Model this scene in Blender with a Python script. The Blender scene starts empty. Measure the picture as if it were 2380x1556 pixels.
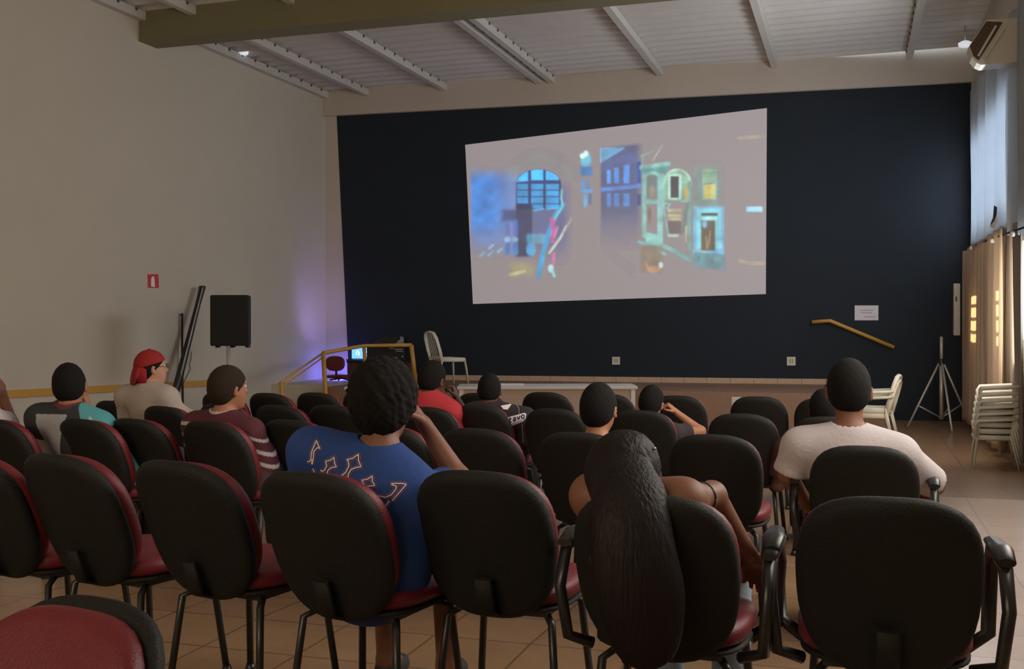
import bpy, bmesh, math, random
import numpy as np
from mathutils import Vector, Matrix
from mathutils.bvhtree import BVHTree
random.seed(7); np.random.seed(7)
SC = bpy.context.scene
COL = SC.collection
# ---------------------------------------------------------------- camera
FOC, PX, PY, EYE = 2500.0, 1190.0, 757.0, 1.31
TH = math.atan(795 / FOC); PIT = math.atan(5.4 / FOC); ROL = .00197
_R0 = np.array([math.cos(TH), math.sin(TH), 0.]); _F0 = np.array([-math.sin(TH), math.cos(TH), 0.]); _U0 = np.array([0, 0, 1.])
CF = _F0 * math.cos(PIT) - _U0 * math.sin(PIT); _U = _U0 * math.cos(PIT) + _F0 * math.sin(PIT)
CR = _R0 * math.cos(ROL) - _U * math.sin(ROL); CU = _U * math.cos(ROL) + _R0 * math.sin(ROL)
CAM = np.array([0, 0, EYE])
cam = bpy.data.cameras.new('camera'); camo = bpy.data.objects.new('camera', cam); COL.objects.link(camo)
cam.sensor_width = 36; cam.lens = 36 * FOC / 2380; cam.shift_y = -21 / 2380; cam.clip_start = .05; cam.clip_end = 200
camo.matrix_world = Matrix(((CR[0], CU[0], -CF[0], CAM[0]), (CR[1], CU[1], -CF[1], CAM[1]), (CR[2], CU[2], -CF[2], CAM[2]), (0, 0, 0, 1)))
SC.camera = camo
SC.view_settings.view_transform = 'Standard'; SC.view_settings.look = 'None'; SC.view_settings.gamma = 1
SC.view_settings.exposure = 0.75
# ---------------------------------------------------------------- world: pale daylight outside
w = bpy.data.worlds.new('world'); SC.world = w; w.use_nodes = True
w.node_tree.nodes['Background'].inputs[0].default_value = (.75, .88, 1, 1)
w.node_tree.nodes['Background'].inputs[1].default_value = 1.0

def area(name, loc, target, sx, sy, power, color):
    l = bpy.data.lights.new(name, 'AREA'); l.shape = 'RECTANGLE'; l.size = sx; l.size_y = sy; l.energy = power; l.color = color
    o = bpy.data.objects.new(name, l); COL.objects.link(o); o.location = loc
    o.rotation_euler = (Vector(target) - Vector(loc)).to_track_quat('-Z', 'Y').to_euler(); return o

# ---------------------------------------------------------------- unprojection helpers
def ray(x, y): return CF + CR * (x - PX) / FOC - CU * (y - PY) / FOC
def atZ(x, y, Z): return CAM + ray(x, y) * Z                       # Z = depth along the view axis
def atz(x, y, z): d = ray(x, y); return CAM + d * (z - EYE) / d[2]
def onp(x, y, p0, n): d = ray(x, y); return CAM + d * ((np.asarray(p0) - CAM) @ n) / (d @ n)
def depth(p): return float((np.asarray(p) - CAM) @ CF)
K = 1.35
ZFRONT = EYE - EYE * K
FLY = [4.2, 6.3, 9.2, 14.0]; FLZ = [0, -.08, -.08, ZFRONT]
def floorz(Y): return float(np.interp(Y, FLY, FLZ))
def atfloor(x, y, h=0.0):
    p = atz(x, y, h)
    for _ in range(60): p = .5 * p + .5 * atz(x, y, floorz(p[1]) + h)
    return p
WD = ray(-8673, 771); WD[2] = 0; WD = -WD / np.linalg.norm(WD)     # direction of the stage wall
WN = np.array([WD[1], -WD[0], 0])                                 # its normal, into the room
P0 = CAM + (atz(2180, 979, 0) - CAM) * K
def B(x, y, off=0.0): return onp(x, y, P0 + WN * off, WN)
XL = B(757, 600)[0]; XR = B(2257, 400)[0]
def L(x, y, off=0.0): return onp(x, y, np.array([XL + off, 0, 0]), np.array([1., 0, 0]))
def Rw(x, y, off=0.0): return onp(x, y, np.array([XR - off, 0, 0]), np.array([1., 0, 0]))
def wallY(X): return P0[1] + (X - P0[0]) * WD[1] / WD[0]
ZST = B(1500, 889)[2]                                             # stage floor
ZDK = .5 * (B(783, 271)[2] + B(2253, 192)[2])                     # top of the dark paint

# ---------------------------------------------------------------- lights
area('window_daylight', (XR - .25, 6.5, 2.6), (XL, 8, 1.0), 7, 1.6, 150, (1.0, .93, .82))
area('upper_window_daylight', (XR - .45, 15.5, 3.6), (XL, 15, 2.0), 3.4, 1.4, 80, (.92, .95, 1.0))
area('front_window_daylight', (XR - .35, 14.2, 1.5), (XR - 1.2, 18.5, 1.2), 1.6, 1.4, 30, (1.0, .88, .72))
area('rear_warm_fill', (-3, -2.6, 2.9), (-6, 12, 6.0), 5, 1.2, 95, (1, .80, .56))  # added warm fill from behind, aimed up at the roof; no window there

sun = bpy.data.lights.new('sun', 'SUN'); sun.energy = 30; sun.color = (1, .86, .62); sun.angle = .009
suno = bpy.data.objects.new('sun', sun); COL.objects.link(suno); suno.rotation_euler = Vector((-1, .05, -.12)).to_track_quat('-Z', 'Y').to_euler()
# ---------------------------------------------------------------- materials
MAT = {}
def mat(name, col, rough=.6, metal=0., bump=0., bscale=80., var=0., vscale=6., emit=None, estr=1., spec=.5, attr=None, trans=0., sheen=0.):
    m = bpy.data.materials.new(name); m.use_nodes = True; nt = m.node_tree; b = nt.nodes['Principled BSDF']
    b.inputs['Base Color'].default_value = (*col, 1); b.inputs['Roughness'].default_value = rough
    b.inputs['Metallic'].default_value = metal; b.inputs['Specular IOR Level'].default_value = spec
    if sheen: b.inputs['Sheen Weight'].default_value = sheen
    tc = nt.nodes.new('ShaderNodeTexCoord')
    src = None
    if attr:
        a = nt.nodes.new('ShaderNodeAttribute'); a.attribute_name = attr; src = a.outputs['Color']
    if var:
        n = nt.nodes.new('ShaderNodeTexNoise'); n.inputs['Scale'].default_value = vscale; n.inputs['Detail'].default_value = 4
        nt.links.new(tc.outputs['Object'], n.inputs['Vector'])
        mx = nt.nodes.new('ShaderNodeMix'); mx.data_type = 'RGBA'; mx.blend_type = 'MULTIPLY'
        mx.inputs['Factor'].default_value = 1
        cr = nt.nodes.new('ShaderNodeMapRange'); cr.inputs['To Min'].default_value = 1 - var; cr.inputs['To Max'].default_value = 1 + var
        nt.links.new(n.outputs['Fac'], cr.inputs['Value'])
        if src: nt.links.new(src, mx.inputs['A'])
        else: mx.inputs['A'].default_value = (*col, 1)
        nt.links.new(cr.outputs['Result'], mx.inputs['B']); src = mx.outputs['Result']
    if src: nt.links.new(src, b.inputs['Base Color'])
    if bump:
        n2 = nt.nodes.new('ShaderNodeTexNoise'); n2.inputs['Scale'].default_value = bscale; n2.inputs['Detail'].default_value = 3
        nt.links.new(tc.outputs['Object'], n2.inputs['Vector'])
        bp = nt.nodes.new('ShaderNodeBump'); bp.inputs['Strength'].default_value = bump; bp.inputs['Distance'].default_value = .01
        nt.links.new(n2.outputs['Fac'], bp.inputs['Height']); nt.links.new(bp.outputs['Normal'], b.inputs['Normal'])
    if emit: b.inputs['Emission Color'].default_value = (*emit, 1); b.inputs['Emission Strength'].default_value = estr
    if trans:
        tr = nt.nodes.new('ShaderNodeBsdfTranslucent'); tr.inputs['Color'].default_value = (*col, 1)
        ms = nt.nodes.new('ShaderNodeMixShader'); ms.inputs['Fac'].default_value = trans
        nt.links.new(b.outputs[0], ms.inputs[1]); nt.links.new(tr.outputs[0], ms.inputs[2])
        nt.links.new(ms.outputs[0], nt.nodes['Material Output'].inputs['Surface'])
    MAT[name] = m; return m

def tile_mat(name, c1, c2, cm, size, rough, bump=.05, offset=0.):
    m = bpy.data.materials.new(name); m.use_nodes = True; nt = m.node_tree; b = nt.nodes['Principled BSDF']
    tc = nt.nodes.new('ShaderNodeTexCoord'); br = nt.nodes.new('ShaderNodeTexBrick')
    br.offset = offset; br.inputs['Scale'].default_value = 1; br.inputs['Brick Width'].default_value = size; br.inputs['Row Height'].default_value = size
    br.inputs['Mortar Size'].default_value = .006; br.inputs['Color1'].default_value = (*c1, 1); br.inputs['Color2'].default_value = (*c2, 1); br.inputs['Mortar'].default_value = (*cm, 1)
    nt.links.new(tc.outputs['Object'], br.inputs['Vector'])
    n = nt.nodes.new('ShaderNodeTexNoise'); n.inputs['Scale'].default_value = 9; n.inputs['Detail'].default_value = 6
    nt.links.new(tc.outputs['Object'], n.inputs['Vector'])
    mr = nt.nodes.new('ShaderNodeMapRange'); mr.inputs['To Min'].default_value = .78; mr.inputs['To Max'].default_value = 1.2
    nt.links.new(n.outputs['Fac'], mr.inputs['Value'])
    mx = nt.nodes.new('ShaderNodeMix'); mx.data_type = 'RGBA'; mx.blend_type = 'MULTIPLY'; mx.inputs['Factor'].default_value = 1
    nt.links.new(br.outputs['Color'], mx.inputs['A']); nt.links.new(mr.outputs['Result'], mx.inputs['B'])
    nt.links.new(mx.outputs['Result'], b.inputs['Base Color']); b.inputs['Roughness'].default_value = rough
    bp = nt.nodes.new('ShaderNodeBump'); bp.inputs['Strength'].default_value = bump; bp.inputs['Distance'].default_value = .01; bp.invert = True
    nt.links.new(br.outputs['Fac'], bp.inputs['Height']); nt.links.new(bp.outputs['Normal'], b.inputs['Normal'])
    MAT[name] = m; return m

mat('plaster', (.60, .54, .44), .85, bump=.15, bscale=60, var=.05, vscale=1.2)
mat('plaster_trim', (.56, .49, .42), .8, bump=.1, var=.04)
mat('olive_paint', (.22, .20, .11), .7, var=.06)
mat('navy_paint', (.017, .024, .034), .75, bump=.2, bscale=90, var=.12, vscale=2, spec=.3)
mat('roof_sheet', (.64, .61, .58), .5, var=.06, vscale=3)
mat('purlin', (.60, .57, .52), .5)
mat('purlin_dark', (.10, .08, .07), .6)
tile_mat('floor_tile', (.34, .21, .125), (.31, .19, .11), (.17, .11, .07), .42, .28)
mat('stage_stone', (.29, .165, .11), .45, var=.16, vscale=14)
tile_mat('baseboard_tile', (.60, .42, .28), (.56, .39, .26), (.30, .2, .13), .45, .5)
mat('shell', (.0078, .0076, .0070), .66, bump=.35, bscale=220, spec=.4)
mat('red_fabric', (.15, .010, .018), .50, bump=.2, bscale=200, var=.1, vscale=30)
mat('black_metal', (.02, .02, .02), .35, spec=.5)
mat('black_plastic', (.016, .016, .017), .35, spec=.6)
mat('chrome', (.62, .60, .56), .25, metal=.9)
mat('steel', (.58, .55, .50), .35, metal=.4)
mat('yellow_paint', (.62, .33, .06), .45)
mat('white_plastic', (.70, .66, .56), .4)
mat('white_laminate', (.66, .62, .58), .4)
mat('cream_panel', (.46, .33, .25), .6)
mat('paper', (.78, .76, .80), .8)
mat('ink_grey', (.30, .28, .30), .8)
mat('sign_red', (.62, .05, .06), .5)
mat('sign_white', (.85, .80, .78), .5)
mat('speaker_black', (.014, .014, .014), .7, bump=.5, bscale=150)
mat('desk_wood', (.10, .045, .035), .5, var=.15)
mat('grey_cloth', (.30, .32, .36), .9)
mat('beige_curtain', (.70, .56, .42), .9, bump=.2, bscale=250, trans=.45)
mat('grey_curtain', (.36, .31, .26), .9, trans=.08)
mat('white_curtain', (.66, .70, .74), .9, bump=.15, bscale=120, trans=.5)
mat('glass_bright', (.7, .8, .9), .2, emit=(.78, .88, 1.0), estr=2.4)
gm = bpy.data.materials.new('glass_clear'); gm.use_nodes = True; gn = gm.node_tree; gn.nodes.remove(gn.nodes['Principled BSDF'])
g1 = gn.nodes.new('ShaderNodeBsdfTransparent'); g2 = gn.nodes.new('ShaderNodeBsdfGlossy'); g2.inputs['Roughness'].default_value = .05; g3 = gn.nodes.new('ShaderNodeMixShader'); g3.inputs[0].default_value = .06
gn.links.new(g1.outputs[0], g3.inputs[1]); gn.links.new(g2.outputs[0], g3.inputs[2]); gn.links.new(g3.outputs[0], gn.nodes['Material Output'].inputs['Surface']); MAT['glass_clear'] = gm
mat('screen_blue', (.02, .05, .2), .3, emit=(.12, .33, 1.0), estr=1.3)
mat('screen_white', (.5, .6, .9), .3, emit=(.7, .85, 1.0), estr=1.6)
mat('shirt_red', (.46, .028, .042), .85, bump=.2, bscale=120)
mat('cap_red', (.28, .009, .012), .8, bump=.2, bscale=150)
mat('white_shirt', (.52, .47, .49), .85, bump=.25, bscale=60)
mat('cream_shirt', (.42, .36, .33), .85, bump=.25, bscale=60)
mat('blue_shirt', (.016, .055, .24), .85, bump=.3, bscale=40, var=.1)
mat('print_white', (.62, .60, .72), .7)
mat('print_navy', (.012, .015, .075), .8)
mat('print_mauve', (.20, .10, .16), .8)
mat('dark_shirt', (.025, .018, .022), .85, bump=.2)
mat('grey_shorts', (.34, .33, .29), .9, bump=.2)
mat('light_jeans', (.30, .40, .50), .9, bump=.3, bscale=150, var=.2, vscale=20)
mat('dark_trousers', (.02, .022, .03), .9)
mat('shoe', (.03, .03, .03), .6)
mat('hair_black', (.0085, .007, .0065), .8, bump=.5, bscale=420, spec=.2)
mat('hair_brown', (.030, .020, .014), .8, bump=.5, bscale=420, spec=.2)
mat('hair_long', (.010, .006, .006), .55, bump=.15, bscale=300, spec=.25)
_h = MAT['hair_long'].node_tree; _tc = _h.nodes['Texture Coordinate']; _nz = [n for n in _h.nodes if n.type == 'TEX_NOISE'][0]
_mp = _h.nodes.new('ShaderNodeMapping'); _mp.inputs['Scale'].default_value = (1, 1, .03); _h.links.new(_tc.outputs['Object'], _mp.inputs['Vector']); _h.links.new(_mp.outputs['Vector'], _nz.inputs['Vector'])
_nz.inputs['Scale'].default_value = 110; [n for n in _h.nodes if n.type == 'BUMP'][0].inputs['Strength'].default_value = .55
for n_, c_ in (('skin_tan', (.36, .155, .085)), ('skin_brown', (.21, .085, .050)), ('skin_dark', (.095, .040, .028)), ('skin_light', (.50, .25, .17))):
    mat(n_, c_, .55, var=.06, vscale=25, bump=.1, bscale=200)
mat('eye_white', (.7, .68, .65), .3); mat('eye_dark', (.03, .015, .01), .2)
mat('gold', (.75, .5, .2), .3, metal=.8)
mat('tee_attr', (1, 1, 1), .85, attr='Col', bump=.2, bscale=60)

# ---------------------------------------------------------------- mesh helpers
def link_mesh(name, verts, faces, m, parent=None, smooth=False, mats=None, midx=None):
    me = bpy.data.meshes.new(name)
    verts = np.asarray(verts, dtype=np.float32)
    if isinstance(faces, np.ndarray):
        nf, k = faces.shape
        me.vertices.add(len(verts)); me.vertices.foreach_set('co', verts.ravel())
        me.loops.add(nf * k); me.loops.foreach_set('vertex_index', faces.astype(np.int32).ravel())
        me.polygons.add(nf); me.polygons.foreach_set('loop_start', np.arange(0, nf * k, k, dtype=np.int32))
        me.update(calc_edges=True)
    else:
        me.from_pydata([tuple(map(float, v)) for v in verts], [], faces)
    o = bpy.data.objects.new(name, me); COL.objects.link(o)
    for mm in (mats or [m]): me.materials.append(MAT[mm] if isinstance(mm, str) else mm)
    if midx is not None: me.polygons.foreach_set('material_index', np.asarray(midx, dtype=np.int32))
    if smooth: me.polygons.foreach_set('use_smooth', np.ones(len(me.polygons), dtype=bool))
    me.update()
    if parent: o.parent = parent
    return o

class MB:
    """collects shapes, links them as one mesh"""
    def __init__(s): s.bm = bmesh.new()
    def box(s, c, size, rot=None, bev=0., mi=0):
        r = bmesh.ops.create_cube(s.bm, size=1); vs = r['verts']
        M = Matrix.Translation(Vector(c)) @ (rot.to_4x4() if rot is not None else Matrix.Identity(4)) @ Matrix.Diagonal((*size, 1))
        bmesh.ops.transform(s.bm, matrix=M, verts=vs)
        fs = set(f for v in vs for f in v.link_faces)
        for f in fs: f.material_index = mi
        if bev:
            es = list(set(e for v in vs for e in v.link_edges))
            rr = bmesh.ops.bevel(s.bm, geom=es, offset=bev, segments=2, affect='EDGES', profile=.6)
            for f in rr['faces']: f.material_index = mi
        return s
    def bbox(s, a, b, bev=0., mi=0):
        a = np.asarray(a, float); b = np.asarray(b, float)
        return s.box((a + b) / 2, np.abs(b - a), bev=bev, mi=mi)
    def tube(s, pts, r, n=10, mi=0, flat=None, caps=True):
        pts = [Vector(map(float, p)) for p in pts]; rs = r if isinstance(r, (list, tuple)) else [r] * len(pts)
        rings = []; prev = None
        for i, p in enumerate(pts):
            d = (pts[min(i + 1, len(pts) - 1)] - pts[max(i - 1, 0)]).normalized()
            if prev is None:
                up = Vector((0, 0, 1)) if abs(d.z) < .9 else Vector((0, 1, 0)); u = d.cross(up).normalized()
            else: u = (prev - d * prev.dot(d)).normalized()
            prev = u; v = d.cross(u)
            fx, fy = flat if flat else (1, 1)
            rings.append([s.bm.verts.new(p + (u * math.cos(a) * fx + v * math.sin(a) * fy) * rs[i]) for a in [2 * math.pi * k / n for k in range(n)]])
        for a, b in zip(rings, rings[1:]):
            for k in range(n):
                f = s.bm.faces.new((a[k], a[(k + 1) % n], b[(k + 1) % n], b[k])); f.material_index = mi; f.smooth = True
        if caps:
            for rg in (rings[0][::-1], rings[-1]): f = s.bm.faces.new(rg); f.material_index = mi
        return s
    def prism(s, poly, ext, mi=0):
        """poly: list of 3-D points, extruded by vector ext"""
        ext = Vector(map(float, ext)); a = [s.bm.verts.new(Vector(map(float, p))) for p in poly]; b = [s.bm.verts.new(v.co + ext) for v in a]
        n = len(a); fs = [s.bm.faces.new(a[::-1]), s.bm.faces.new(b)]
        for k in range(n): fs.append(s.bm.faces.new((a[k], a[(k + 1) % n], b[(k + 1) % n], b[k])))
        for f in fs: f.material_index = mi
        return s
    def lathe(s, c, prof, n=20, mi=0):
        rings = [[s.bm.verts.new((c[0] + r * math.cos(2 * math.pi * k / n), c[1] + r * math.sin(2 * math.pi * k / n), c[2] + z)) for k in range(n)] for r, z in prof]
        for a, b in zip(rings, rings[1:]):
            for k in range(n):
                f = s.bm.faces.new((a[k], a[(k + 1) % n], b[(k + 1) % n], b[k])); f.material_index = mi; f.smooth = True
        s.bm.faces.new(rings[0][::-1]).material_index = mi; s.bm.faces.new(rings[-1]).material_index = mi
        return s
    def build(s, name, m, parent=None, mats=None):
        bmesh.ops.recalc_face_normals(s.bm, faces=s.bm.faces)
        me = bpy.data.meshes.new(name); s.bm.to_mesh(me); s.bm.free()
        for mm in (mats or [m]): me.materials.append(MAT[mm])
        o = bpy.data.objects.new(name, me); COL.objects.link(o)
        if parent: o.parent = parent
        return o

def tag(o, label=None, cat=None, group=None, kind=None):
    if label: o['label'] = label
    if cat: o['category'] = cat
    if group: o['group'] = group
    if kind: o['kind'] = kind
    return o
def thing(name, label, cat, loc=(0, 0, 0), rz=0., group=None):
    o = bpy.data.objects.new(name, None); COL.objects.link(o); o.location = tuple(map(float, loc)); o.rotation_euler = (0, 0, rz)
    o.empty_display_size = .1
    return tag(o, label, cat, group)
def struct(o): o['kind'] = 'structure'; return o
def dup(root, loc, rz, label=None, group=None, scale=None):
    r = root.copy(); COL.objects.link(r); r.location = tuple(map(float, loc)); r.rotation_euler = (0, 0, rz)
    if scale: r.scale = (scale,) * 3
    if label: r['label'] = label
    if group: r['group'] = group
    for ch in list(root.children):
        c = ch.copy(); COL.objects.link(c); c.parent = r
        for g in list(ch.children):
            d = g.copy(); COL.objects.link(d); d.parent = c
    return r
def rel(o, origin, rz=0):
    """objects built in world coordinates whose parent is an Empty at origin"""
    if o.parent is not None and o.parent.parent is not None: return o     # its parent already sits in world coordinates
    o.matrix_parent_inverse = (Matrix.Translation(Vector(map(float, origin))) @ Matrix.Rotation(rz, 4, 'Z')).inverted(); return o

# ================================================================ THE ROOM
YB = -3.2
roofL = B(757, 213)[2]; roofR = B(2250, 111)[2]
def roofz(X): return roofL + (X - XL) * (roofR - roofL) / (XR - XL)
# floor: level at the back rows, gently falling towards the stage
ys = [YB] + FLY + [wallY(XL) + 1.5]
v = []; f = []
for y in ys:
    for x in (XL - .1, XR + .1): v.append((x, y, floorz(y)))
for i in range(len(ys) - 1): f.append((2 * i, 2 * i + 1, 2 * i + 3, 2 * i + 2))
struct(link_mesh('floor', v, f, 'floor_tile'))
WT = .2
# walls with real thickness
def slab(name, corners, ext, m):   # corners: quad in 3-D
    return struct(MB().prism(corners, ext).build(name, m))
slab('wall_left', [(XL, YB, -.7), (XL, wallY(XL) + .3, -.7), (XL, wallY(XL) + .3, roofz(XL) + .5), (XL, YB, roofz(XL) + .5)], (-WT, 0, 0), 'plaster')
slab('wall_rear', [(XL - WT, YB, -.2), (XR + WT, YB, -.2), (XR + WT, YB, roofR + .5), (XL - WT, YB, roofL + .5)], (0, -WT, 0), 'plaster')
a_ = np.array([XL - .2, wallY(XL - .2), 0]); b_ = np.array([XR + .3, wallY(XR + .3), 0])
def at(p, z): return (p[0], p[1], z)
slab('wall_front', [at(a_, -.7), at(b_, -.7), at(b_, roofR + .5), at(a_, roofL + .5)], -WN * WT, 'plaster')
# dark painted field on the stage wall: a thin skim of paint
def quadpaint(name, pix, off, th, m, parent=None):
    pts = [B(x, y, off) for x, y in pix]; return MB().prism(pts, WN * th).build(name, m, parent)
pTL = B(783, 271); pTR = B(2257, 192); pBL = B(810, 840); pBL2 = B(812, 889)
pTL[2] = pTR[2] = ZDK
xr_ = XR + .0
pr = np.array([xr_, wallY(xr_), 0])
poly = [pTL + WN * .001, np.array([pr[0], pr[1], ZDK]) + WN * .001, np.array([pr[0], pr[1], ZFRONT - .02]) + WN * .001, np.array([pBL2[0], pBL2[1], ZFRONT - .02]) + WN * .001, pBL2 + WN * .001]
o = struct(MB().prism(poly, WN * .006).build('wall_front_dark_paint', 'navy_paint'))
# fascia above the paint
fa = [(XL, wallY(XL), ZDK + .001), (XR, wallY(XR), ZDK + .001), (XR, wallY(XR), roofR + .02), (XL, wallY(XL), roofL + .02)]
struct(MB().prism([np.array(p) + WN * .002 for p in fa], WN * .10).build('trim_1', 'plaster_trim'))
# roof: corrugated sheets, the ribs running across the hall
yy = np.arange(YB, wallY(XL) + .5, .045); zc = .035 * np.sin(yy * 2 * math.pi / .36)
V = []; 
for y, z in zip(yy, zc):
    V += [(XL - .1, y, roofz(XL - .1) + z), (XR + .1, y, roofz(XR + .1) + z)]
n = len(yy); Fq = np.array([(2 * i, 2 * i + 2, 2 * i + 3, 2 * i + 1) for i in range(n - 1)])
struct(link_mesh('ceiling', V, Fq, 'roof_sheet', smooth=True))
# purlins along the hall
purl = [(757, 220), (857, 213), (1037, 205), (1258, 192), (1287, 189), (1537, 173), (1801, 155), (2113, 127)]
for i, (x, y) in enumerate(purl):
    p = B(x, y); X = p[0] + (.06 if i == 0 else 0); zt = roofz(X) - .036
    mb = MB().bbox((X - .055, YB, zt - .13), (X + .055, wallY(X) + .01, zt))
    for k in range(24):
        yk = 12 + k * .42
        if yk < wallY(X) - .2: mb.box((X + (.06 if x < 1400 else -.06), yk, zt - .02), (.02, .04, .04), mi=1)
    struct(mb.build('trim_%d' % (i + 2), 'purlin', mats=['purlin', 'purlin_dark']))
# concrete beam crossing the hall
pb = L(365, 113)
zb_ = pb[2]; struct(MB().bbox((XL, pb[1] - .45, zb_), (XR, pb[1], zb_ + .55)).build('trim_10', 'olive_paint'))
# stage, baseboard tiles, steps
SF = 18.0; XS = -.36 * K - .02
def sfront(X): return SF + (X - P0[0]) * WD[1] / WD[0]
XM = onp(842, 880, (0, 18.9, 0), np.array([0, 1., 0]))[0]
struct(MB().prism([(XM, sfront(XM), ZFRONT), (XS, sfront(XS), ZFRONT), (XS, wallY(XS) - .01, ZFRONT), (XM, wallY(XM) - .01, ZFRONT)], (0, 0, ZST - ZFRONT)).build('floor_stage', 'stage_stone'))
struct(MB().prism([(XL, sfront(XL) + .5, ZFRONT), (XM - .001, sfront(XM) + .5, ZFRONT), (XM - .001, wallY(XM) - .01, ZFRONT), (XL, wallY(XL) - .01, ZFRONT)], (0, 0, ZST - ZFRONT)).build('floor_landing', 'plaster'))
t0 = B(812, 889); t1 = np.array([XR, wallY(XR), ZST])
XE = B(1945, 885)[0]
bbp = [np.array([XL, wallY(XL), ZST]) + WN * .008, np.array([XE, wallY(XE), ZST]) + WN * .008]
hh = B(1500, 877)[2] - ZST
# one baseboard of separate rectangular tiles
mb = MB(); nt_ = int((XE - XL) / .43)
for i in range(nt_ + 1):
    xa = XL + i * .43; xb = min(xa + .424, XE)
    if xb - xa < .05: continue
    pa = np.array([xa, wallY(xa), ZST]) + WN * .008; pb2 = np.array([xb, wallY(xb), ZST]) + WN * .008
    mb.prism([pa, pb2, pb2 + [0, 0, hh], pa + [0, 0, hh]], WN * .015)
mat('skirting_tile', (.58, .40, .27), .55, var=.25, vscale=25)
struct(mb.build('baseboard_front', 'skirting_tile'))
for k in range(3):
    zt = ZST - (k + 1) * (ZST - ZFRONT) / 4; xa = XS + k * .36; xb = xa + .36
    struct(MB().prism([(xa, wallY(xa) - 1.5, ZFRONT), (xb, wallY(xb) - 1.5, ZFRONT), (xb, wallY(xb) - .02, ZFRONT), (xa, wallY(xa) - .02, ZFRONT)], (0, 0, zt - ZFRONT)).build('floor_step.%03d' % k, 'stage_stone'))
# right wall with window openings
def yR(px): return Rw(px, 500)[1]
def zR(px, py): return Rw(px, py)[2]
zlo, zhi = zR(2310, 800), zR(2310, 672)
YC = lambda px: min(Rw(px, 700, .24)[1], wallY(XR) - .1)
op = [(YC(2251), YC(2265), zlo, zhi), (YC(2311), YC(2321), zlo, zhi), (yR(2376), yR(2376) - 2.4, zR(2377, 790), zR(2377, 560)), (yR(2262), yR(2376) + .1, zR(2330, 520), zR(2330, 250))]
bm = MB(); zt = roofR + .5
# build the wall as boxes around openings: vertical bands in Y
ysl = sorted([YB, wallY(XR) + .3] + [o_[0] for o_ in op] + [o_[1] for o_ in op])
for ya, yb in zip(ysl, ysl[1:]):
    if yb - ya < .01: continue
    ym = (ya + yb) / 2; holes = sorted([(o_[2], o_[3]) for o_ in op if min(o_[0], o_[1]) < ym < max(o_[0], o_[1])])
    z = -.7
    for ha, hb in holes: bm.bbox((XR, ya, z), (XR + WT, yb, ha)); z = hb
    bm.bbox((XR, ya, z), (XR + WT, yb, zt))
struct(bm.build('wall_right', 'plaster'))
# window frames and panes
for i, (y0, y1, z0, z1) in enumerate(op):
    y0, y1 = min(y0, y1), max(y0, y1)
    wroot = thing('window_%d' % (i + 1), None, None, (XR + .1, y0, z0)); wroot['kind'] = 'structure'
    fr = MB()
    for (a, b2) in (((y0, z0), (y1, z0 + .05)), ((y0, z1 - .05), (y1, z1)), ((y0, z0), (y0 + .05, z1)), ((y1 - .05, z0), (y1, z1))):
        fr.bbox((XR + .08, a[0], a[1]), (XR + .13, b2[0], b2[1]))
    nb = 4 if i < 2 else 3
    for k in range(1, nb): zz = z0 + (z1 - z0) * k / nb; fr.bbox((XR + .08, y0, zz - .025), (XR + .13, y1, zz + .025))
    nv = (1, 1, 3, 5)[i]
    for k in range(1, nv): yk = y0 + (y1 - y0) * k / nv; fr.bbox((XR + .08, yk - .025, z0), (XR + .13, yk + .025, z1))
    o = rel(fr.build('window_frame', 'black_metal', wroot), wroot.location); o['kind'] = 'structure'
    g = rel(MB().bbox((XR + .10, y0 + .03, z0 + .03), (XR + .106, y1 - .03, z1 - .03)).build('window_glass', 'glass_clear' if i < 2 else 'glass_bright', wroot), wroot.location); g['kind'] = 'structure'

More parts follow.
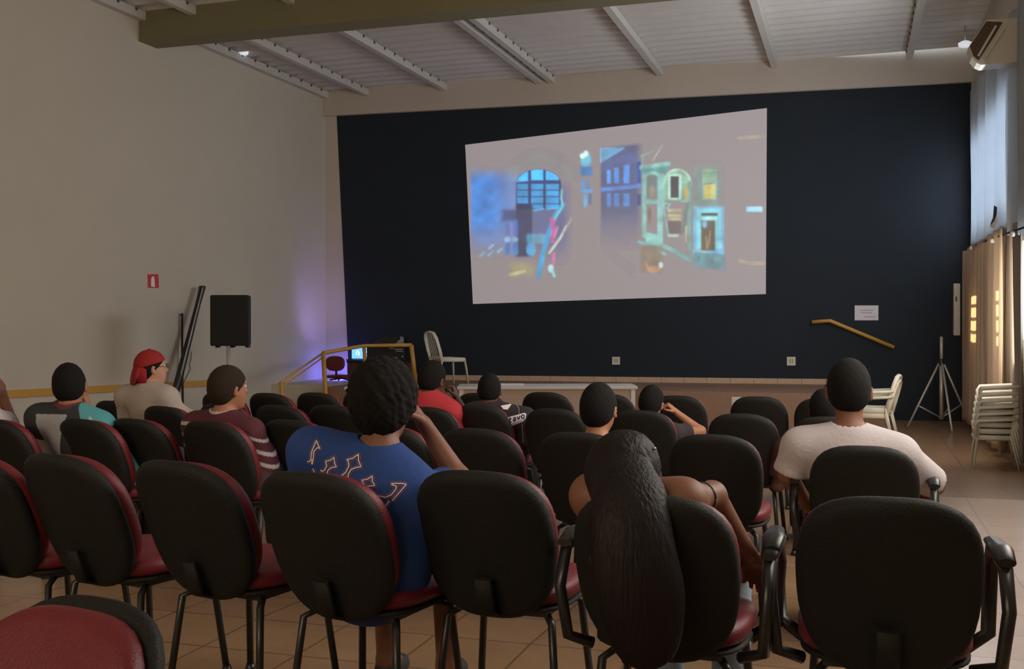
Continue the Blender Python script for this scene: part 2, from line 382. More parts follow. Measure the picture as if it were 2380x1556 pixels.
# ================================================================ THE PAINTED SCREEN WITH THE PROJECTED PICTURE
def sstep(a, b, x): t = np.clip((x - a) / (b - a), 0, 1); return t * t * (3 - 2 * t)
def paint_picture():
    """colours of the projected light over the painted screen, in photograph-crop units (2380 x 1534 box of the screen)"""
    W_, H_ = 560, 360
    X, Y = np.meshgrid(np.linspace(60, 2265, W_), np.linspace(60, 1500, H_))
    I = np.zeros((H_, W_, 3)); CV = np.zeros((H_, W_))
    def rect(x0, y0, x1, y1, col, s=8., a=1., sk=0., mode='mix'):
        yy_ = Y - sk * (X - (x0 + x1) / 2)
        m = np.clip((X - x0) / s + .5, 0, 1) * np.clip((x1 - X) / s + .5, 0, 1) * np.clip((yy_ - y0) / s + .5, 0, 1) * np.clip((y1 - yy_) / s + .5, 0, 1) * a
        I[:] = I * (1 - m[..., None]) + np.array(col) * m[..., None]; CV[:] = np.maximum(CV, m)
    def blob(cx, cy, rx, ry, col, a=1., p=2.):
        d = (np.abs((X - cx) / rx) ** p + np.abs((Y - cy) / ry) ** p); m = (np.clip(1.0 - d, 0, 1) * 1.6).clip(0, 1) * a
        I[:] = I * (1 - m[..., None]) + np.array(col) * m[..., None]; CV[:] = np.maximum(CV, m)
    def line(pts, wd, col, a=1.):
        best = np.full(X.shape, 1e9)
        for (x0, y0), (x1, y1) in zip(pts, pts[1:]):
            dx, dy = x1 - x0, y1 - y0; t = np.clip(((X - x0) * dx + (Y - y0) * dy) / (dx * dx + dy * dy), 0, 1)
            best = np.minimum(best, np.hypot(X - x0 - t * dx, Y - y0 - t * dy))
        m = np.clip((wd / 2 - best) / 5 + .5, 0, 1) * a
        I[:] = I * (1 - m[..., None]) + np.array(col) * m[..., None]; CV[:] = np.maximum(CV, m)
    blue = (.03, .27, .84); dblue = (.01, .07, .33); cy = (.10, .55, .95); DK = (0, 0, 0)
    # left blue wall, fading to the right and down
    m = sstep(98, 118, X) * (1 - sstep(200, 620, X)) * sstep(480, 600, Y) * (1 - sstep(850, 1200, Y))
    I += m[..., None] * np.array(blue) * .8; CV[:] = np.maximum(CV, m * .9)
    m = sstep(330, 480, X) * (1 - sstep(760, 860, X)) * sstep(560, 700, Y) * (1 - sstep(950, 1250, Y)); I += m[..., None] * np.array(dblue) * .55; CV[:] = np.maximum(CV, m * .55)
    # arch vault, pale green
    for r_, a in ((235, .10), (190, .10)):
        d = np.abs(np.hypot((X - 620) / 1.05, (Y - 640)) - r_); m = np.clip(1 - d / 60, 0, 1) * (Y < 600) * a
        I += m[..., None] * np.array((.2, .42, .4)); CV[:] = np.maximum(CV, m * 2)
    # arched window with glazing bars
    arch = ((((X - 600) / 165) ** 2 + ((Y - 620) / 108) ** 2 < 1) & (Y <= 620)) | ((np.abs(X - 600) < 165) & (Y > 620) & (Y < 805))
    I[arch] = (.01, .03, .16); CV[arch] = .95
    for xa, xb in ((443, 523), (547, 632), (655, 750)):
        for ya, yb in ((516, 592), (620, 660), (668, 708), (716, 758), (766, 800)):
            m = (X > xa) & (X < xb) & (Y > ya) & (Y < yb) & (((X - 600) / 160) ** 2 + (np.minimum(Y, 620) - 620) ** 2 / 104. ** 2 < 1)
            if xa == 443 and ya > 760: continue
            I[m] = np.array((.04, .42, .88)) * (1.25 if ya < 600 else .8)
    line([(443, 600), (520, 594)], 8, cy); line([(550, 815), (640, 800)], 7, cy); line([(660, 803), (745, 795)], 7, cy)
    # chair / balusters at lower left
    rect(330, 800, 500, 900, (.005, .02, .10), 30, .8); rect(430, 770, 560, 1150, (.004, .012, .07), 20, .85)
    for bx in (375, 430):
        rect(bx - 22, 880, bx + 22, 1000, (.05, .12, .45), 16, .7); blob(bx, 1025, 26, 22, (.25, .5, .75)); rect(bx - 20, 1045, bx + 20, 1135, (.04, .22, .62), 14, .9)
    for q in ((190, 1130), (255, 1075), (250, 1125), (320, 1100)): line([(q[0] - 14, q[1] + 14), (q[0] + 16, q[1] - 12)], 16, (.25, .45, .7), .8)
    rect(390, 1190, 560, 1290, (.42, .40, .14), 50, .5); line([(395, 1280), (500, 1255)], 22, (.6, .55, .25), .6)
    # lit drapery figure outline
    rect(515, 985, 655, 1050, (.05, .40, .62), 20, .6); blob(545, 1095, 40, 60, (.06, .40, .75), .9)
    line([(780, 770), (720, 850), (680, 960), (640, 1100), (600, 1290)], 34, (.04, .34, .62), .95)
    line([(770, 660), (765, 720), (775, 780), (715, 880)], 12, (.20, .62, .58), .8)
    line([(700, 880), (712, 960), (705, 1030)], 34, (.60, .10, .36), .9)
    line([(715, 1010), (740, 930)], 10, (.6, .3, .45), .8)
    line([(680, 1120), (760, 1010), (800, 930)], 16, (.62, .66, .55), .95); line([(800, 940), (840, 870)], 12, (.35, .32, .27), .8)
    line([(712, 1130), (708, 1210)], 22, (.62, .16, .42), .9); blob(690, 1235, 24, 34, (.45, .80, .85)); line([(700, 1250), (715, 1290)], 20, (.3, .75, .85), .9)
    # gas lamp and blue street houses
    blob(945, 440, 45, 70, (.12, .52, .72), .95); blob(920, 415, 22, 22, (.75, 1.0, .85), 1); blob(945, 400, 20, 26, (.8, 1.0, .9), .9)
    rect(905, 490, 990, 560, (.02, .2, .5), 16, .9)
    for xa in (918, 955): rect(xa - 8, 590, xa + 12, 660, (.05, .30, .70), 8, .9)
    rect(908, 660, 995, 682, (.10, .42, .85), 8); blob(940, 740, 18, 62, (.12, .48, .80), .9); rect(965, 690, 985, 770, (.04, .15, .4), 10, .8)
    m = sstep(1045, 1062, X) * (1 - sstep(1300, 1370, X)) * sstep(350, 375, Y + (X - 1050) * .12) * (1 - sstep(700, 1150, Y) * 1); I += m[..., None] * np.array((.01, .05, .20)) * .8; CV[:] = np.maximum(CV, m * .72)
    pl = np.clip((1240 - X) / 30, 0, 1) * (X > 1048) * (Y > 352 + (1240 - X) * .03) * (Y < 470 - (X - 1050) * .62); I[pl > .5] = (.06, .30, .55)
    for k in range(5): line([(1060, 470 + k * 14), (1330, 380 + k * 20)], 5, (.03, .12, .42), .7)
    for xa, wd in ((1112, 26), (1168, 32), (1240, 40), (1330, 34)):
        t = 520 - (xa - 1112) * .30; rect(xa - wd / 2, t, xa + wd / 2, 615, (.08, .30, .82) if xa < 1300 else (.02, .08, .34), 8)
        rect(xa - wd / 2, 690, xa + wd / 2, 780, (.05, .24, .66) if xa < 1300 else (.02, .05, .2), 14, .9)
    line([(1065, 660), (1360, 632)], 26, (.10, .26, .75))
    for xa, ya in ((1112, 975), (1168, 1008), (1235, 1045)): line([(xa - 18, ya - 8), (xa + 18, ya + 8)], 18, (.14, .15, .30), .7)
    for k in range(3): line([(1080, 1060 + 30 * k), (1300, 1230 + 34 * k)], 8, (.22, .20, .30), .35)
    # pale green cabinet with arches
    G = (.24, .52, .48); Gd = (.05, .16, .15)
    line([(1345, 420), (1440, 375)], 8, G, .7); line([(1360, 430), (1355, 480)], 10, G, .6); line([(1430, 450), (1500, 340)], 8, (.5, .6, .55), .7)
    rect(1335, 470, 1560, 500, G, 8, 1, -.14); rect(1350, 500, 1545, 545, (.10, .34, .33), 8, 1, -.08)
    rect(1355, 555, 1385, 1010, G, 8); rect(1465, 545, 1505, 1085, G, 8); rect(1370, 730, 1480, 765, G, 8); rect(1380, 980, 1480, 1060, G, 8, 1, .2)
    for cxp, ra in ((1428, 50),):
        d = np.hypot((X - cxp), (Y - 600)); mm = (d < ra + 24) & (d > ra) & (Y < 605); I[mm] = G; CV[mm] = 1
    rect(1385, 560, 1465, 728, Gd, 20, .5); blob(1430, 690, 30, 60, (.3, .22, .12), .6)
    blob(1408, 850, 18, 70, (.22, .12, .06), .8)
    d = np.hypot((X - 1610) / 1.0, (Y - 620) / 1.1); CV[(d < 104) & (Y < 640)] = 1; I[(d < 92) & (Y < 640)] = (.26, .46, .30); I[(d < 104) & (d > 88) & (Y < 640)] = (.40, .62, .50)
    rect(1515, 620, 1700, 740, (.22, .40, .26), 8); rect(1545, 550, 1640, 730, (.45, .75, .72), 6); rect(1560, 562, 1622, 722, (.05, .05, .05), 6)
    rect(1662, 640, 1700, 730, (.50, .34, .08), 8); rect(1630, 738, 1700, 752, G, 6)
    rect(1500, 545, 1520, 800, G, 8, .8); line([(1505, 760), (1560, 765), (1535, 800)], 10, G)
    for ya in (812, 850, 878): rect(1540, ya - 12, 1640, ya + 10, (.46, .44, .26), 8)
    rect(1540, 885, 1640, 985, (.08, .05, .04), 8, .6); rect(1540, 985, 1620, 1005, (.4, .6, .55), 8)
    line([(1510, 790), (1545, 990)], 12, G, .7); line([(1500, 1065), (1590, 1110), (1680, 1165)], 30, (.18, .42, .40)); rect(1685, 600, 1712, 1190, (.16, .34, .30), 10, .9)
    line([(1690, 760), (1650, 960)], 26, (.10, .20, .17), .8); line([(1675, 930), (1672, 1040)], 8, (.6, .6, .25), .8)
    line([(1330, 1040), (1400, 1065), (1520, 1130)], 20, (.2, .42, .42)); rect(1345, 1070, 1500, 1262, (.22, .17, .11), 12, .8)
    blob(1440, 1240, 60, 30, (.5, .25, .12), .7); blob(1490, 1210, 18, 26, (.5, .75, .75), .8); line([(1380, 1190), (1400, 1240)], 12, (.5, .2, .08), .7)
    # right niche and hearth frame
    m = sstep(1715, 1740, X) * (1 - sstep(1880, 1970, X)) * sstep(430, 560, Y) * (1 - sstep(760, 830, Y)); I += m[..., None] * np.array((.10, .20, .17)); CV[:] = np.maximum(CV, m * .6)
    rect(1795, 515, 1895, 735, (.30, .50, .38), 6); rect(1805, 520, 1890, 612, (.24, .42, .28), 6); rect(1808, 625, 1880, 725, (.62, .54, .14), 6); line([(1795, 622), (1880, 612)], 8, (.2, .2, .1))
    rect(1728, 785, 1950, 1150, (.16, .44, .66), 10); rect(1750, 800, 1930, 1090, (.22, .62, .72), 8); rect(1785, 830, 1905, 852, (.05, .06, .06), 6); rect(1782, 885, 1885, 1105, (.12, .09, .05), 8)
    blob(1808, 910, 22, 34, (.18, .5, .7), .9); rect(1780, 860, 1900, 880, (.4, .8, .8), 8); line([(1820, 1000), (1830, 1090)], 8, (.4, .32, .2)); line([(1850, 960), (1840, 1060)], 6, (.5, .5, .3), .8)
    line([(1730, 1110), (1830, 1120), (1930, 1180)], 16, (.4, .62, .62)); rect(1730, 1120, 1955, 1235, (.10, .26, .30), 14, .9, .12)
    line([(1765, 1145), (1765, 1175)], 5, DK); line([(1865, 1175), (1865, 1205)], 5, DK)
    # right-hand bars
    rect(2112, 785, 2230, 822, (.42, .80, 1.0), 8); line([(2070, 1180), (2140, 1200), (2250, 1195)], 30, (.48, .38, .24), .5); line([(2060, 285), (2250, 270)], 26, (.44, .36, .26), .5)
    m = (X < 780) & (X > 740) & (Y < 640); I[m & (Y < 500)] *= .6
    rg = np.random.RandomState(3)
    for nx_, ny_, am in ((46, 30, .30), (140, 90, .12)):
        g = rg.rand(ny_ + 2, nx_ + 2); gx = np.linspace(0, nx_, W_); gy = np.linspace(0, ny_, H_); ix = gx.astype(int); iy = gy.astype(int); fx = (gx - ix)[None, :]; fy = (gy - iy)[:, None]
        nz = (g[np.ix_(iy, ix)] * (1 - fx) + g[np.ix_(iy, ix + 1)] * fx) * (1 - fy) + (g[np.ix_(iy + 1, ix)] * (1 - fx) + g[np.ix_(iy + 1, ix + 1)] * fx) * fy
        I *= (1 + am * (nz - .5) * 2)[..., None]
    def blur(A):
        B_ = A.copy()
        for _ in range(2): B_[1:-1] = (B_[:-2] + 2 * B_[1:-1] + B_[2:]) / 4; B_[:, 1:-1] = (B_[:, :-2] + 2 * B_[:, 1:-1] + B_[:, 2:]) / 4
        return B_
    return X, Y, blur(I), blur(CV)
Xp, Yp, Ip, Cp = paint_picture()
Hh, Ww = Xp.shape
# bilinear screen quad: painted trapezoid; picture pixels unprojected to the wall
scx = lambda x: 1060 + x / 3.1316; scy = lambda y: 230 + y / 3.1306
q = {'tl': (1081.5, 337), 'tr': (1782.5, 251.5), 'br': (1780, 684), 'bl': (1099.5, 707)}
base = [B(*q[k_], .009) for k_ in ('tl', 'bl', 'br', 'tr')]
screen = thing('projection_screen', 'big white painted projection panel on the dark stage wall showing a blue film scene', 'screen', B(1440, 695, .01))
rel(MB().prism(base, WN * .012).build('screen_panel', mat('screen_paint_glow', (.24, .225, .225), .8, bump=.05, emit=(.150, .130, .135), estr=1.) and 'screen_paint_glow', screen), screen.location)  # panel emission stands in for the projector's dim overall light
# picture vertices
d_ = CF[None, None, :] + CR[None, None, :] * ((scx(Xp) - PX) / FOC)[..., None] - CU[None, None, :] * ((scy(Yp) - PY) / FOC)[..., None]
p0_ = P0 + WN * .023
PV = CAM + d_ * (((p0_ - CAM) @ WN) / (d_ @ WN))[..., None]
# keep only cells inside the painted quad
def inside(x, y):
    top = 337 + (x - 1081.5) * (251.5 - 337) / (701); bot = 707 + (x - 1099.5) * (684 - 707) / 680.5
    lf = 1081.5 + (y - 337) * 18 / 370.; rt = 1782.5 - (y - 251.5) * 2.5 / 432.
    return (y > top + 2) & (y < bot - 2) & (x > lf + 2) & (x < rt - 2)
ok = inside(scx(Xp), scy(Yp)); cells = ok[:-1, :-1] & ok[1:, :-1] & ok[:-1, 1:] & ok[1:, 1:]
lit = (Ip.max(axis=2) > .012) | (Cp > .02); cl = lit[:-1, :-1] | lit[1:, :-1] | lit[:-1, 1:] | lit[1:, 1:]
ii, jj = np.nonzero(cells & cl); idx = lambda a, b: a * Ww + b
Fq = np.stack([idx(ii, jj), idx(ii + 1, jj), idx(ii + 1, jj + 1), idx(ii, jj + 1)], 1)
used, inv = np.unique(Fq, return_inverse=True)
pm = bpy.data.materials.new('projected_light'); pm.use_nodes = True; nt = pm.node_tree; nt.nodes.remove(nt.nodes['Principled BSDF'])
aN = nt.nodes.new('ShaderNodeAttribute'); aN.attribute_name = 'Col'; em = nt.nodes.new('ShaderNodeEmission'); tr = nt.nodes.new('ShaderNodeBsdfDiffuse'); tr.inputs[0].default_value = (.24, .225, .225, 1)
add = nt.nodes.new('ShaderNodeAddShader'); add2 = nt.nodes.new('ShaderNodeAddShader'); em2 = nt.nodes.new('ShaderNodeEmission'); em2.inputs[1].default_value = 0
em.inputs[1].default_value = 1.
nt.links.new(aN.outputs['Color'], em.inputs[0]); nt.links.new(em.outputs[0], add.inputs[0]); nt.links.new(tr.outputs[0], add.inputs[1]); nt.links.new(add.outputs[0], add2.inputs[0]); nt.links.new(em2.outputs[0], add2.inputs[1])
nt.links.new(add2.outputs[0], nt.nodes['Material Output'].inputs['Surface'])
pic = link_mesh('projected_picture', PV.reshape(-1, 3)[used], inv.reshape(-1, 4), pm, screen); rel(pic, screen.location)
pic['label'] = 'projected film frame: blue room with arched window beside pale green carved cabinet'
ca = pic.data.color_attributes.new('Col', 'FLOAT_COLOR', 'POINT')
cc = np.ones((len(used), 4), np.float32); cc[:, :3] = (Ip * .56 + (1 - np.clip(Cp, 0, 1))[..., None] * np.array((.150, .130, .135))).reshape(-1, 3)[used]; ca.data.foreach_set('color', cc.ravel())

# ================================================================ CURTAINS AND RIGHT-HAND WALL
def curtain(y0, y1, z0, z1, x_off, amp, period, m, name, zf=None, parent=None, ph=0., th=.004):
    n = int(abs(y1 - y0) / .02) + 2; Y = np.linspace(y0, y1, n); nz = 26; V = []; F = []
    for j in range(nz):
        t = j / (nz - 1)
        for y in Y:
            zt = z1; zb = z0 + (zf(y) if zf else 0); z = zb + (zt - zb) * t
            wv = math.sin(y * 2 * math.pi / period + ph + .6 * math.sin(y * 1.7) + .25 * math.sin(t * 5 + y)) + .35 * math.sin(y * 2 * math.pi / period * 2.3 + 1)
            V.append((XR - x_off - amp * wv * (1 - .35 * t), y, z))
    for j in range(nz - 1):
        for i in range(n - 1): F.append((j * n + i, j * n + i + 1, (j + 1) * n + i + 1, (j + 1) * n + i))
    o = link_mesh(name, V, np.array(F), m, parent, smooth=True)
    sm = o.modifiers.new('thickness', 'SOLIDIFY'); sm.thickness = th
    return o
yc0, yc1 = yR(2258), yR(2395) - 3.0
def yo(px, off): return min(Rw(px, 500, off)[1], wallY(XR) - .12)
zh = zR(2261, 578); zcut = zR(2373, 545)
wc = thing('blackout_curtain', 'torn white fabric sheet covering the upper window strip of the right wall', 'curtain', (XR - .15, yc0, zh))
def hem(y):
    t = (y - yR(2373)) / (yc0 - yR(2373)); return (zcut - zh) * (1 - t) + .05 * math.sin(t * 9)
rel(curtain(yo(2256, .14), yc1, zh, zR(2330, 120), .14, .05, 1.1, 'white_curtain', 'fabric', zf=hem, parent=wc), wc.location)
def RP(px, py, off): return Rw(px, py, off)
tear = [(2310, 478), (2317, 482), (2316, 500), (2312, 512), (2306, 520), (2301, 528), (2303, 518), (2308, 506), (2309, 492)]
rel(MB().prism([RP(x, y, .225) for x, y in tear], (.004, 0, 0)).build('tear', 'black_metal', wc), wc.location)
rel(MB().prism([RP(x, y, .24) for x, y in [(2302, 524), (2311, 514), (2316, 500), (2318, 518), (2313, 530), (2304, 530)]], (.004, 0, 0)).build('torn_flap', 'white_shirt', wc), wc.location)
# beige curtains on their rod
yb0, yb1 = yo(2240, .2), yo(2335, .2)
ztop = zR(2262, 590); zlow = floorz(20) + .12
rodA = (XR - .20, yb0, zR(2262, 580) - .02); rodB = (XR - .20, yo(2385, .2), zR(2373, 550) - .03)
rod = thing('curtain_rod', 'thin metal rod with small hooks under the white fabric sheet', 'curtain rod', rodA)
rel(MB().tube([rodA, rodB], .012).build('rod', 'black_metal', rod), rodA)
for px in (2257, 2307, 2353):
    yk = yo(px, .26); tk = (yk - rodA[1]) / (rodB[1] - rodA[1]); rel(MB().lathe((XR - .26, yk, rodA[2] + (rodB[2] - rodA[2]) * tk - .05), [(.02, -.03), (.03, 0), (.02, .03)], 10).build('hook', 'white_plastic', rod), rodA)
ym = yo(2283, .2)
for (ya, yb, lab) in ((yb0, ym, 'sunlit beige curtain hanging next to the dark stage wall'), (ym - .15, yb1, 'sunlit beige curtain hanging nearer the bright window')):
    c = tag(curtain(ya, yb, zlow, ztop, .20, .055, .75, 'beige_curtain', 'curtain', ph=ya), lab, 'curtain', 'beige curtains on the right wall')
tag(curtain(yo(2336, .13), yo(2374, .13), zlow, ztop, .13, .03, .7, 'grey_curtain', 'curtain'), 'brownish grey curtain in shade beside the bright window', 'curtain')  # separate curtain in darker grey-brown cloth

# air conditioner under the roof
YA = yR(2398); an = np.array([0., 1, 0])
def AP(x, y): return onp(x, y, (0, YA, 0), an)
a0 = AP(2281, 151); ac = thing('air_conditioner', 'cream air conditioner high on the right wall with a brown louvred end', 'air conditioner', a0)
rt_ = AP(2400, 141); prof = [AP(2252, 108), AP(2259, 133), AP(2270, 146), a0, (XR - .001, YA, rt_[2]), (XR - .001, YA, AP(2400, 40)[2]), AP(2292, 46)]
rel(MB().prism(prof, (0, .30, 0)).build('housing', 'white_plastic', ac), a0)
mat('louvre_brown', (.10, .06, .04), .5)
rel(MB().prism([AP(2254, 108), AP(2262, 130), AP(2274, 141), AP(2309, 87), AP(2330, 52), AP(2292, 50)], (0, -.012, 0)).build('louvre_panel', 'louvre_brown', ac), a0)
for (xa, ya, xb, yb) in ((2283, 138, 2330, 66), (2271, 130, 2312, 60)):
    rel(MB().prism([AP(xa, ya) - an * .013, AP(xa + 5, ya + 2) - an * .013, AP(xb + 5, yb + 2) - an * .013, AP(xb, yb) - an * .013], (0, -.02, 0)).build('louvre', 'white_plastic', ac), a0)
# round lamps on the roof edge
for x, y, lab in ((563, 122, 'small round lamp at the top of the left wall'), (2243, 103, 'small round lamp under the roof beside the air conditioner')):
    X_ = XL + .12 if x < 1000 else XR - .25
    p = onp(x, y, (X_, 0, 0), np.array([1., 0, 0])); t = thing('ceiling_lamp', lab, 'lamp', p, group='small round lamps under the roof')
    MB().lathe((0, 0, 0), [(.05, -.05), (.10, -.03), (.11, .02), (.06, .05)], 18).build('lamp_shade', mat('lamp_glass', (.9, .9, .9), .2, emit=(.8, .88, 1), estr=.35) and 'lamp_glass', t)
    zt = roofz(p[0]) - p[2]; MB().tube([(0, 0, .04), (0, 0, max(zt, .1))], .012).build('stem', 'steel', t)

# ================================================================ THINGS ON THE STAGE WALL
def plate(name, label, cat, x0, y0, x1, y1, th, m, group=None):
    c = B((x0 + x1) / 2, y1, .008); t = thing(name, label, cat, c, group=group)
    rel(MB().prism([B(x0, y0, .008), B(x0, y1, .008), B(x1, y1, .008), B(x1, y0, .008)], WN * th).build('plate' if name != 'paper_notice' else 'sheet', m, t), c); return t, c
for x0, y0, x1, y1, lab in ((1423, 830, 1441, 848, 'white socket plate on the dark wall below the middle of the screen'), (1829, 830, 1849, 850, 'white socket plate on the dark wall left of the yellow handrail')):
    t, c = plate('wall_socket', lab, 'socket', x0, y0, x1, y1, .012, 'white_plastic', 'socket plates on the stage wall')
    for fx in (.36, .64):
        xm = x0 + (x1 - x0) * fx; rel(MB().prism([B(xm - 1.6, y0 + 5, .02), B(xm - 1.6, y1 - 5, .02), B(xm + 1.6, y1 - 5, .02), B(xm + 1.6, y0 + 5, .02)], WN * .004).build('socket_insert', 'cream_panel', t), c)
t, c = plate('paper_notice', 'white sheet of paper with faint lines taped above the yellow handrail', 'notice', 1986.5, 710.5, 2041.5, 745, .003, 'paper')
for (xa, xb, yy1) in ((1999, 2030, 722), (2001, 2029, 727.5), (2008, 2036, 737)):
    for k in range(int((xb - xa) / 3.4)):
        u0 = xa + k * 3.4; rel(MB().prism([B(u0, yy1 - 1, .0115), B(u0, yy1 + 1, .0115), B(u0 + 2.3, yy1 + 1, .0115), B(u0 + 2.3, yy1 - 1, .0115)], WN * .0006).build('text_line', 'ink_grey', t), c)
t, c = plate('wall_cabinet', 'tall narrow cream metal box on the dark wall beside the curtain', 'cabinet', 2215, 660, 2229.5, 780, .10, 'white_plastic')
rel(MB().prism([B(2221, 690, .11), B(2221, 701, .11), B(2224, 701, .11), B(2224, 690, .11)], WN * .01).build('lock', 'black_metal', t), c)
# handrail on the stage wall
hp = [B(1887, 749, .09), B(1929, 746, .09), B(2078, 808, .09)]
t = thing('handrail', 'yellow handrail fixed to the dark wall beside the stage steps', 'handrail', hp[0])
rel(MB().tube(hp, .034, 12).build('rail', 'yellow_paint', t), hp[0])
for p in (hp[1], (hp[1] + hp[2]) / 2, hp[2] - (hp[2] - hp[1]) * .04): rel(MB().tube([p - WN * .0, p - WN * .085], .014, 8).build('bracket', 'black_metal', t), hp[0])
# yellow bumper rail on the left wall
b0, b1 = L(-60, 921, .03), L(500, 889.5, .03)
zb = (L(25, 916)[2] + L(480, 891)[2]) / 2 
slope_end = L(480, 891, .03); slope_beg = L(25, 917, .03); dd = (slope_end - slope_beg) / (slope_end[1] - slope_beg[1])
t = thing('wall_rail', 'long yellow bumper rail along the lower left wall', 'rail', slope_beg)
A_ = slope_beg - dd * 4; E_ = slope_end + dd * .5
rel(MB().prism([A_ + [-.028, 0, -.05], A_ + [.0, 0, -.05], A_ + [.0, 0, .05], A_ + [-.028, 0, .05]], E_ - A_).build('board', 'yellow_paint', t), slope_beg)

# fire extinguisher sign on the left wall
s0 = L(356, 671); t = thing('fire_extinguisher_sign', 'small square red sign with a white extinguisher shape on the left wall', 'sign', s0)
rel(MB().prism([L(342.5, 638), L(343.5, 669.5), L(368.5, 670), L(367.5, 637.5)], (.006, 0, 0)).build('plate', 'sign_red', t), s0)
rel(MB().prism([L(*p, .007) for p in [(354, 643), (351.5, 648), (351, 666), (360, 668), (359, 650), (357.5, 643)]], (.002, 0, 0)).build('pictogram', 'sign_white', t), s0)
# ================================================================ SPEAKER, SCREEN CASE, POLES by the left wall
Zs = 15.4
def sp(x, y, dz=0): return atZ(x, y, Zs + dz)
tl, tr_, bl, br2 = sp(477, 687), sp(565, 685.5), sp(479, 808), sp(566, 808)
cx_ = (tl + tr_ + bl + br2) / 4; wd_ = np.linalg.norm(tr_ - tl); ht = (tl[2] - bl[2] + tr_[2] - br2[2]) / 2
rz = math.atan2((tr_ - tl)[1], (tr_ - tl)[0]) ; zfl = floorz(cx_[1])
pole = atZ(531, 820, Zs)
st = thing('speaker_stand', 'metal stand with a bright pole carrying the black loudspeaker', 'stand', (pole[0], pole[1], zfl), rz)
MB().tube([(0, 0, .35), (0, 0, bl[2] - zfl + .02)], .028, 12).build('pole', 'steel', st)
for k in range(3):
    a = 2 * math.pi * k / 3 + .5; MB().tube([(0, 0, .75), (.42 * math.cos(a), .42 * math.sin(a), .02)], .014, 8).build('leg', 'black_metal', st)
MB().lathe((0, 0, .75), [(.04, -.04), (.045, 0), (.04, .04)], 12).build('collar', 'black_plastic', st)
sk = thing('loudspeaker', 'large black loudspeaker raised on a pole in front of the left wall', 'loudspeaker', (cx_[0], cx_[1] + .22, bl[2]), rz)
D_ = .42
poly = [(-wd_ / 2, -D_ / 2 - .02), (wd_ / 2, -D_ / 2 - .02), (wd_ / 2 - .06, D_ / 2), (-wd_ / 2 + .06, D_ / 2)]
mbx = MB(); mbx.prism([(x, y, .02) for x, y in poly], (0, 0, ht - .02)); 
bmesh.ops.bevel(mbx.bm, geom=list(mbx.bm.edges), offset=.012, segments=2, affect='EDGES'); mbx.build('cabinet', 'speaker_black', sk)
MB().box((0, -D_ / 2 - .025, ht / 2), (wd_ * .88, .012, ht * .9), bev=.004).build('grille', mat('grille', (.018, .018, .017), .8, bump=.8, bscale=260) and 'grille', sk)
for x in (-wd_ * .4, 0, wd_ * .4): MB().box((x, 0, .006), (.05, .12, .03), bev=.006).build('foot', 'black_plastic', sk)
# long black case leaning on the wall
Zc = 15.1
pcs = L(470, 669, .16); rr1 = ray(413, 892)
for q_ in np.arange(.3, 2.5, .05):
    low = onp(413, 892, (0, pcs[1] - q_, 0), np.array([0, 1., 0])); dr = (low - pcs); low2 = pcs + dr * ((floorz(pcs[1]) + .04 - pcs[2]) / dr[2])
    if low2[0] > XL + .25: break
t = thing('screen_case', 'long black tapered tube case leaning against the left wall beside the loudspeaker', 'case', low2)
rel(MB().tube([pcs, pcs + (low2 - pcs) * .02, pcs + (low2 - pcs) * .12, pcs + (low2 - pcs) * .5, low2], [.052, .058, .05, .062, .085], 6).build('tube', 'black_plastic', t), low2)
side_ = np.array([.0, -.03, .0]); rel(MB().tube([pcs + [.045, -.05, 0], pcs + (low2 - pcs) * .6 + [.055, -.06, 0]], .012, 6).build('edge_strip', 'steel', t), low2)
rel(MB().lathe(pcs, [(.058, -.02), (.06, .0), (.05, .03)], 8).build('end_cap', 'black_metal', t), low2)
p1 = L(423, 731, .05); p2 = onp(424, 860, (0, p1[1] - .05, 0), np.array([0, 1., 0])); p3 = p1 + (p2 - p1) * ((floorz(p1[1]) + .01 - p1[2]) / (p2 - p1)[2])
t = thing('pole', 'thin black pole standing against the left wall behind the leaning case', 'pole', p3)
rel(MB().tube([p1, p3], .018, 8).build('shaft', 'black_metal', t), p3); rel(MB().lathe(p1, [(.02, -.03), (.026, 0), (.015, .02)], 8).build('tip', 'black_plastic', t), p3)
cab = [(445, 818), (444, 836), (440, 848), (443, 858), (436, 872), (430, 884), (424, 896)]
tag(MB().tube([L(x, y, .03) for x, y in cab], .006, 6).build('cable', 'black_plastic'), 'thin dark cable hanging down the wall beside the leaning case', 'cable')

# ================================================================ STAGE LEFT: guard rails, desk, laptop, equipment
def stageY(x, y, Y): return onp(x, y, (0, Y, 0), np.array([0, 1., 0]))
gr = [stageY(653, 889, 14.2), stageY(751, 821, 17.3), stageY(846, 804, 19.0), stageY(956, 802.5, 19.05)]
t = thing('guard_rail', 'yellow tubular guard rail around the ramp at the left end of the stage', 'railing', (gr[2][0], gr[2][1], ZST))
rel(MB().tube([gr[0], gr[1]], .020, 10).build('rail', 'yellow_paint', t), t.location)
rel(MB().tube([gr[0] + [0, 0, -.075], gr[1] + [0, 0, -.075]], .013, 10).build('rail', 'yellow_paint', t), t.location)
rel(MB().tube(gr[1:], .036, 10).build('rail', 'yellow_paint', t), t.location)
for g_, bt, r_, dxx in ((gr[0], floorz(14.2), .030, .07), (gr[1], floorz(17.3), .040, .08), (gr[2], ZST, .038, .05), (gr[3], ZST, .042, .09)):
    rel(MB().tube([g_, (g_[0] + dxx, g_[1], bt)], r_, 10).build('post', 'yellow_paint', t), t.location)
# ramp
XRM = B(845, 890)[0]
